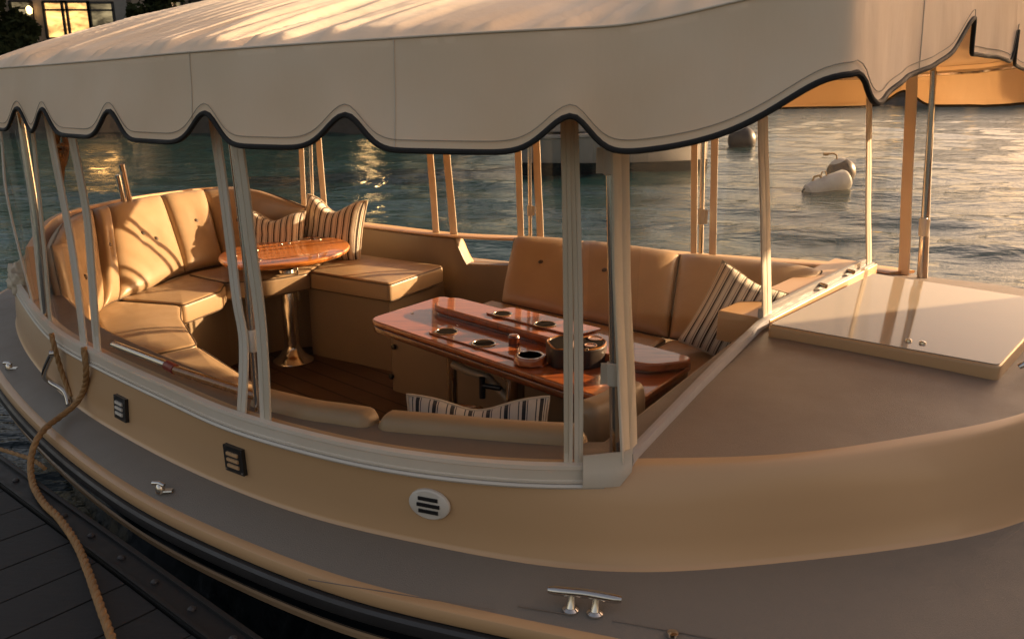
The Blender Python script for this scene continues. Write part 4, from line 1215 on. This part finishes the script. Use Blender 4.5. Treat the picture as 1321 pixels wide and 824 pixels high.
# ------------------------------------------------------------------ buoys and the moored cruiser
def buoy_white():
    c = at(1067, 250, WZ); c.z = WZ+.12
    o = empty('mooring_buoy', 'tilted white mooring buoy with a faded red band and rusty fittings', 'buoy', 'mooring buoys')
    axd = Vector((.92, .1, .33)).normalized(); Mz = axd.to_track_quat('Z', 'Y').to_matrix()
    MB().lathe([(.03, -.38), (.11, -.37), (.15, -.34), (.165, -.28), (.175, 0), (.170, .29), (.14, .335), (.05, .345), (.001, .347)], c, 28, Mz).build('float', M['buoywhite'], o)
    M['fadedred'] = plain('faded_red_paint', (.25, .06, .05), .6, var=.5, vscale=14)
    mb = MB()
    rnd = random.Random(4)
    for k in range(5):      # worn lettering band, unreadable at this distance
        z0 = -.16+k*.085; rows = []
        for j in range(7):
            a = -2.2+.09*j; rows.append([c+Mz @ Vector((.178*math.cos(a), .178*math.sin(a), z0+dz)) for dz in (0, .05)])
        mb.grid(rows)
    mb.build('painted_band', M['fadedred'], o)
    e = c+Mz @ Vector((0, 0, -.36))
    MB().tube([e+Vector((.0, 0, 0))+Vector((.055*math.cos(a)-.03, .0, .075*math.sin(a)+.01)) for a in [2*PI*k/20 for k in range(21)]], .012, 8, cap=False).build('ring', M['darkwood_base'], o)
    mb = MB(); u = c+Mz @ Vector((-.0, .0, -.15))+Vector((0, 0, .17))
    mb.tube([u+Vector((-.12, 0, -.04)), u+Vector((-.10, 0, .03)), u+Vector((-.02, 0, .05)), u+Vector((.03, 0, .0))], .018, 8); mb.tube([u+Vector((0, 0, 0)), u+Vector((.02, 0, .11)), u+Vector((.07, .0, .12)), u+Vector((.1, 0, .04))], .012, 8)
    mb.build('shackle', M['rope'], o); return o
buoy_white()
def ball(u, v, d, r, lab, mat, sub=.05):
    c = atd(u, v, d)
    o = empty('ball_buoy', lab, 'buoy', 'mooring buoys')
    M3 = Vector((-.45, -.1, 1)).normalized().to_track_quat('Z', 'Y').to_matrix()
    prof = [(r*math.cos(a), r*math.sin(a)) for a in [-PI/2+.05+(PI-.1)*k/18 for k in range(19)]]
    MB().lathe(prof, c, 28, M3).build('float', mat, o)
    MB().lathe([(r*1.012*math.cos(a), r*1.012*math.sin(a)) for a in (1.0, 1.1, 1.2, 1.3, 1.45)], c, 28, M3).build('pale_cap', M['buoywhite'], o)
    t = c+M3 @ Vector((0, 0, r))
    mb = MB(); mb.tube([t+Vector((0, 0, -.02)), t+Vector((-.02, 0, .07)), t+Vector((-.08, 0, .10)), t+Vector((-.20, 0, .085))], .014, 8); mb.tube([t+Vector((-.24, 0, .085)), t+Vector((-.16, 0, .085))], .026, 8)
    mb.build('shackle', M['rope'], o); return o
ball(1085, 222, 14.0, .235, 'dark blue round mooring buoy behind the tilted white buoy', M['buoyblue'])
ball(957, 181, 24, .40, 'small dark buoy far off between the curtain edges and the mooring buoys', M['buoyblue'])
M['boatgrey'] = plain('grey_boat_paint', (.26, .25, .24), .4, var=.06)
def cruiser():
    o = empty('moored_cruiser', 'pale grey motor boat moored across the water behind the curtain posts', 'boat')
    y0 = 17.0; x0, x1 = .15, 4.0; n = 24
    secs = []
    for k in range(n+1):
        t = k/n; x = x0+(x1-x0)*t; b = 1.15*min(1, (1-t**3.2)+.02)*(.86+.14*min(1, t*5)); sh = .75+.35*t**2
        secs.append((x, b, sh))
    rows = []
    for x, b, sh in secs:
        rows.append([Vector((x, y0-b*c, WZ+z)) for c, z in ((.02, -.25), (.72, -.1), (.86, .12), (.93, .35), (1.0, sh-.06), (1.03, sh-.05), (1.03, sh), (.95, sh+.005))]+[Vector((x, y0+b*c, WZ+z)) for c, z in ((.95, sh+.005), (1.03, sh), (1.03, sh-.05), (1, sh-.06), (.93, .35), (.86, .12), (.72, -.1), (.02, -.25))])
    mb = MB(); mb.grid(rows); mb.add(rows[0], [tuple(range(16))]); mb.add(rows[-1], [tuple(range(16))]); mb.build('hull', M['boatgrey'], o)
    mb = MB()
    for s_ in (-1, 1): mb.grid([[Vector((x, y0+s_*(b*.865+.012+.06*f), WZ-.02+.26*f)) for x, b, sh in secs] for f in (0, 1)])
    mb.build('boot_stripe', M['black'], o)
    mb = MB()
    mb.prism([(x0+.5, y0-.8), (x0+2.0, y0-.75), (x0+2.6, y0-.4), (x0+2.6, y0+.4), (x0+2.0, y0+.75), (x0+.5, y0+.8)], WZ+.8, WZ+1.75, .05)
    cb = mb.build('cabin', M['boatgrey'], o)
    for k in range(3): MB().box(Vector((x0+.8+k*.5, y0-.80, WZ+1.4)), .36, .05, .3).build('window', M['blackplastic'], cb, smooth=False)
    mb = MB()
    for k in range(5):
        x = x0+2.4+k*.3; mb.tube([Vector((x, y0-.95*(1-max(0, (x-1.2))/3.6), WZ+.95)), Vector((x, y0-.95*(1-max(0, (x-1.2))/3.6), WZ+1.45))], .015, 6)
    mb.build('rail', M['steel'], o)
cruiser()

# added unseen blocker in cabin-boat shape; shades the foredeck, hatch and front valance
def neighbour():
    o = empty('shade_blocker_boat', 'added sun blocker in the shape of a tall white cabin boat, beyond the right edge of the view', 'boat')
    sd_ = Vector((sdir.x, sdir.y, 0)).normalized(); ac = Vector((-sd_.y, sd_.x, 0))      # towards the sun, across it
    O = sd_*5.6
    def P(c, d): q = O+ac*c+sd_*d; return (q.x, q.y)
    rows = []
    for k in range(17):
        t = k/16; c = -2.6+4.8*t; b = 1.0*min(1, (1-t**4)+.05)
        rows.append([Vector((*P(c, -b*f), WZ+z)) for f, z in ((.02, -.3), (.8, -.05), (.95, .4), (1, .95), (.93, .97))]+[Vector((*P(c, b*f), WZ+z)) for f, z in ((.93, .97), (1, .95), (.95, .4), (.8, -.05), (.02, -.3))])
    mb = MB(); mb.grid(rows); mb.add(rows[0], [tuple(range(10))]); mb.add(rows[-1], [tuple(range(10))]); mb.build('hull', M['boatwhite'], o)
    MB().prism([P(c, d) for c, d in ((-2.4, -.8), (1.7, -.72), (2.08, -.4), (2.08, .4), (1.7, .72), (-2.4, .8))], WZ+.95, WZ+2.35, .06).build('cabin', M['boatwhite'], o)
    cb = MB().prism([P(c, d) for c, d in ((-2.2, -.7), (2.4, -.66), (2.6, -.3), (2.6, .3), (2.4, .66), (-2.2, .7))], WZ+2.36, WZ+3.05, .05).build('upper_cabin', M['boatwhite'], o)
    for k in range(4): MB().box(Vector((*P(-1.7+k*.95, -.79), WZ+1.75)), .7, .04, .5, (ac, sd_, Vector((0, 0, 1)))).build('window', M['blackplastic'], o, smooth=False)
neighbour()
# ------------------------------------------------------------------ shore: quay, house, neighbours, trees
M['stucco'] = plain('shaded_stucco', (.44, .34, .25), .9, var=.12, vscale=.6, bump=.3, bscale=6)
M['stucco2'] = plain('grey_stucco', (.085, .08, .075), .9, var=.15, vscale=.5)
M['stone'] = plain('quay_stone', (.07, .065, .06), .9, var=.3, vscale=1.5, bump=.6, bscale=3)
M['frame'] = plain('dark_window_frame', (.03, .027, .025), .5)
M['paleframe'] = plain('pale_column_plaster', (.26, .235, .21), .85)
M['rooftile'] = plain('dark_roof_tile', (.06, .04, .032), .9, var=.2, vscale=3)
def lit(name, col, e):
    m = NT(name); v = m.coord(scale=(.6, .6, 1.4)); c = m.ramp(m.noise(v, 1.6, 4, .6, .8), [(.36, vary(col, .12)), (.55, vary(col, .6)), (.7, col)])
    m.bsdf(Base_Color=c4((.02, .02, .02)), Roughness=.08, Emission_Color=c, Emission_Strength=e); return m.mat
M['lit'] = lit('lit_window', (1.0, .52, .16), 1.0)
M['dim'] = lit('dim_window', (.5, .38, .2), .35)
M['litlow'] = lit('bright_ground_floor_window', (1.0, .52, .16), 4.0)
M['lampglow'] = lit('lamp_glow', (1.0, .62, .25), 3.0)
mb = MB(); mb.box((-27, 34.5, .75), 64, 5, 1.4); mb.box((-27, 31.95, 1.5), 64, .5, .12)
quay = mb.build('quay', M['stone'], smooth=False); tag(quay, kind='structure')
mb = MB(); mb.grid([[(-60, 36.9, 1.4), (5, 36.9, 1.4)], [(-60, 70, 2.2), (8, 70, 2.2)], [(-60, 160, 6), (13, 160, 6)]]); tag(mb.build('shore_terrain', M['stone']), kind='structure')
D1 = 36.0
def wp(u, v, d=D1): return atd(u, v, d)
house = empty('waterfront_house', 'shaded stucco waterfront house with warm lit windows above the canopy at the left', 'house')
xl, xr = -31.0, -9.0
mb = MB(); mb.box(((xl+xr)/2, D1+3.5, 4.9), xr-xl, 7, 7.2); mb.build('wall', M['stucco'], house, smooth=False)
mb = MB(); mb.box(((xl+xr)/2, D1+3.2, 8.62), xr-xl+1.2, 8.4, .25); rf = mb.build('roof', M['rooftile'], house, smooth=False)
mb = MB(); mb.box(((xl+xr)/2, D1-.8, 3.15), xr-xl, 1.7, .22); mb.build('balcony', M['paleframe'], house, smooth=False)
def hwin(u0, u1, v0, v1, mat, d=D1, parent=house):
    a, b = wp(u0, v1, d), wp(u1, v0, d)
    w, h = b.x-a.x, b.z-a.z; c = Vector(((a.x+b.x)/2, d-.02, (a.z+b.z)/2))
    mb = MB(); t = .07
    for dx, dz, sx, sz in ((-w/2, 0, t, h), (w/2, 0, t, h), (0, h/2, w, t), (0, -h/2, w, t), (0, h*.28, w, t*.7)):
        mb.box(c+Vector((dx, -.04, dz)), sx+t*.5, .1, sz+t*.3)
    f = mb.build('window', M['frame'], parent, smooth=False)
    MB().box(c, w, .03, h).build('pane', mat, f, smooth=False)
hwin(63, 86, 3, 50, M['lit']); hwin(87, 115, 3, 50, M['lit']); hwin(120, 146, 4, 48, M['dim'])
for u in (-60, 20, 215, 250):
    hwin(u, u+20, 2, 44, M['dim'])
for u in (-30, 30, 105, 150, 210): hwin(u, u+34, 92, 138, M['litlow'] if u == 105 else M['dim'])
for u in (185, 8, -40, 240):
    a = wp(u, 60); mb = MB(); mb.box((a.x, D1-1.45, 5.0), .5, .45, 7.0); mb.build('column', M['paleframe'], house, smooth=False)
a = wp(42, 14); mb = MB(); mb.lathe([(.03, -.17), (.10, -.12), (.12, .06), (.06, .14), (.01, .17)], a+Vector((0, -.25, 0)), 14); lm = mb.build('wall_lamp', M['lampglow'], house)
MB().box(a+Vector((0, -.1, .3)), .1, .35, .06).build('bracket', M['frame'], lm, smooth=False)
a = wp(152, 4); mb = MB(); mb.box((a.x+7, D1-1.6, 6.6), 6, 2.2, .12); mb.build('awning', M['rooftile'], house, smooth=False)
ql = empty('quay_lamp', 'lit globe lamp post on the quay whose light glitters on the dark water', 'street lamp')
a = atd(470, 100, 33.5); a.z = 1.4
MB().tube([a, a+Vector((0, 0, 1.7))], .05, 8).build('post', M['frame'], ql)
M['globe'] = lit('lamp_globe_glow', (1.0, .62, .25), 40.0)
MB().lathe([(.19*math.cos(t), 1.88+.19*math.sin(t)) for t in [-1.5+3*k/10 for k in range(11)]], a, 16).build('globe', M['globe'], ql)
nb_ = empty('neighbour_house', 'dark grey flat-roofed house on the quay right of the lit house, mostly behind the canopy', 'house')
MB().box((-5.6, 41.2, 4.0), 5.4, 7, 5.4).build('wall', M['stucco2'], nb_, smooth=False)
MB().box((-5.6, 41.0, 6.8), 6.2, 7.8, .25).build('roof', M['rooftile'], nb_, smooth=False)
for k in range(2):
    for z in (2.7, 5.2):
        f = MB().box((-6.9+k*2.5, 37.68, z), 1.3, .1, 1.5).build('window', M['frame'], nb_, smooth=False)
        MB().box((-6.9+k*2.5, 37.62, z), 1.1, .04, 1.3).build('pane', M['dim'], f, smooth=False)

def leafmat(name, col):
    m = NT(name); i = m.n.new('ShaderNodeObjectInfo'); v = m.coord()
    c = m.ramp(m.noise(v, 1.3, 3), [(.3, vary(col, .55)), (.7, vary(col, 1.35))])
    d = m.node('BsdfDiffuse', Color=c); t = m.node('BsdfTranslucent', Color=c); mx = m.node('MixShader', Fac=.3)
    m.l.new(d.outputs[0], mx.inputs[1]); m.l.new(t.outputs[0], mx.inputs[2]); m.l.new(mx.outputs[0], m.out.inputs[0]); return m.mat
M['leaf'] = leafmat('dark_foliage', (.035, .045, .022)); M['leaf2'] = leafmat('olive_foliage', (.06, .06, .028))
M['bark'] = plain('bark', (.06, .045, .032), .9, var=.3)
def tree_meshes(seed, h, r, nleaf, leaf, lsz):
    rnd = random.Random(seed); mb = MB()
    lim = [(Vector((0, 0, 0)), Vector((rnd.uniform(-.2, .2), 0, h*.45)), .035*h, .022*h)]
    tips = []
    for k in range(7):
        a = rnd.uniform(0, 6.28); st = Vector((0, 0, h*rnd.uniform(.3, .48))); en = Vector((math.cos(a)*r*rnd.uniform(.3, .75), math.sin(a)*r*rnd.uniform(.3, .75), h*rnd.uniform(.55, .9)))
        lim.append((st, en, .016*h, .005*h)); tips.append(en)
    for a, b, r0, r1 in lim: mb.tube([a, a.lerp(b, .5)+Vector((rnd.uniform(-.05, .05)*h, 0, .03*h)), b], [r0, (r0+r1)/2, r1], 7)
    tips += [Vector((rnd.gauss(0, r*.45), rnd.gauss(0, r*.45), h*rnd.uniform(.45, .95))) for _ in range(14)]
    lb = MB()
    for _ in range(nleaf):
        t = rnd.choice(tips); d = Vector((rnd.gauss(0, 1), rnd.gauss(0, 1), rnd.gauss(0, .75))).normalized()*(rnd.random()**.45)*r*.36
        p = t+d; u = Vector((rnd.gauss(0, 1), rnd.gauss(0, 1), rnd.gauss(0, 1))).normalized(); w = u.orthogonal().normalized(); s_ = lsz*rnd.uniform(.6, 1.3)
        lb.add([p-u*s_, p+w*s_*.5, p+u*s_, p-w*s_*.5], [(0, 1, 2, 3)])
    return mb, lb
def tree(name, label, cat, loc_, seed, h, r, n, leaf, lsz, group):
    a, b = tree_meshes(seed, h, r, n, leaf, lsz); o = empty(name, label, cat, group); o.location = loc_
    a.build('trunk', M['bark'], o); b.build('crown', leaf, o, smooth=False, weld=0); return o
GQ = 'garden trees and shrubs along the quay'
for i, (u, v, h, r, lab) in enumerate(((4, 90, 5.0, 1.1, 'dark leafy garden tree at the far left edge of the lit house'), (30, 100, 3.2, 1.0, 'dark garden shrub below the wall lamp of the lit house'), (52, 110, 2.2, .9, 'low dark shrub under the lit windows'), (205, 90, 4.6, 1.2, 'thin garden tree by the pale column of the lit house'))):
    q = wp(u, v, 33.5); tree('garden_tree', lab, 'tree', (q.x, 33.6, 1.4), i+1, h, r, 1500, M['leaf'], .16, GQ)
for i, (x, y, h, r, lab) in enumerate(((-10.2, 34.6, 9, 2.6, 'tall dark tree between the two quay houses'), (-6.0, 34.4, 6.5, 2.2, 'mid-height dark tree in front of the grey quay house'), (-1.6, 35, 5.0, 1.6, 'small dark tree at the right end of the grey quay house'))):
    tree('quay_tree', lab, 'tree', (x, y, 1.4), 20+i, h, r, 2600, M['leaf'], .2, GQ)
# far shore to the right
mb = MB(); mb.grid([[(14, 92, WZ-.1), (70, 84, WZ-.1), (170, 70, WZ-.1)], [(14, 93, 1.0), (70, 85, 1.0), (170, 71, 1.0)], [(16, 100, 1.4), (72, 92, 1.4), (175, 78, 1.4)], [(30, 190, 6), (120, 180, 6), (300, 150, 6)], [(60, 420, 14), (240, 400, 14), (600, 300, 14)]])
tag(mb.build('far_shore', M['stone']), kind='structure')
rnd = random.Random(12)
spots = []
x = 22
while x < 150: spots.append(x); x += rnd.uniform(7, 10.5)
walls = ['pale', 'tan', 'brown']
M['fs0'] = plain('far_pale_wall', (.34, .30, .25), .9); M['fs1'] = plain('far_tan_wall', (.24, .18, .13), .9); M['fs2'] = plain('far_brown_wall', (.13, .10, .08), .9)
for i, x in enumerate(spots):
    y = 95-(x-14)*.145+rnd.uniform(0, 3); w = rnd.uniform(5.5, 7.5); h = rnd.uniform(2.8, 5.0); k = i % 3
    side = 'first' if i == 0 else None
    o = empty('shore_house', 'far shore house number', 'house', 'houses along the far shore')
    lab = ['pale', 'tan', 'brown'][k]
    o['label'] = f"{'low' if h < 3.9 else 'taller'} {lab} house on the far shore seen under the canopy edge"
    MB().box((x, y+3, 1.2+h/2), w, 6, h).build('wall', M['fs%d' % k], o, smooth=False)
    hh = 1.2+h
    MB().add([(x-w/2-.4, y-.4, hh), (x+w/2+.4, y-.4, hh), (x+w/2+.4, y+6.4, hh), (x-w/2-.4, y+6.4, hh), (x-w/2-.4, y+3, hh+1.5), (x+w/2+.4, y+3, hh+1.5)], [(0, 1, 5, 4), (2, 3, 4, 5), (0, 4, 3), (1, 2, 5), (0, 3, 2, 1)]).build('roof', M['rooftile'], o, smooth=False)
    for j in range(3): MB().box((x-w/2+w*(j+.5)/3, y-.03, 1.2+h*.55), w*.17, .1, 1.1).build('window', M['lit'] if (i+j) % 4 == 0 else M['frame'], o, smooth=False)
ta, tb = tree_meshes(77, 6.0, 2.4, 900, None, .32)
t0 = empty('shore_tree', 'dark tree on the far shore', 'tree', 'trees along the far shore'); ta.build('trunk', M['bark'], t0); tb.build('crown', M['leaf2'], t0, smooth=False, weld=0)
def dup(root):
    r_ = root.copy(); COL.objects.link(r_)
    for ch in list(root.children):
        c = ch.copy(); COL.objects.link(c); c.parent = r_
    return r_
first = True
for i, x in enumerate(spots):
    for j in range(2):
        o = t0 if first else dup(t0); first = False
        xx = x+rnd.uniform(3, 5)+j*rnd.uniform(-2, 2); o.location = (xx, 95-(xx-14)*.145+rnd.uniform(-.5, 9), 1.0); o.rotation_euler.z = rnd.uniform(0, 6); s_ = rnd.uniform(.55, 1.1); o.scale = (s_*1.2, s_*1.2, s_)
        o['label'] = 'bushy olive tree between the houses of the far shore'
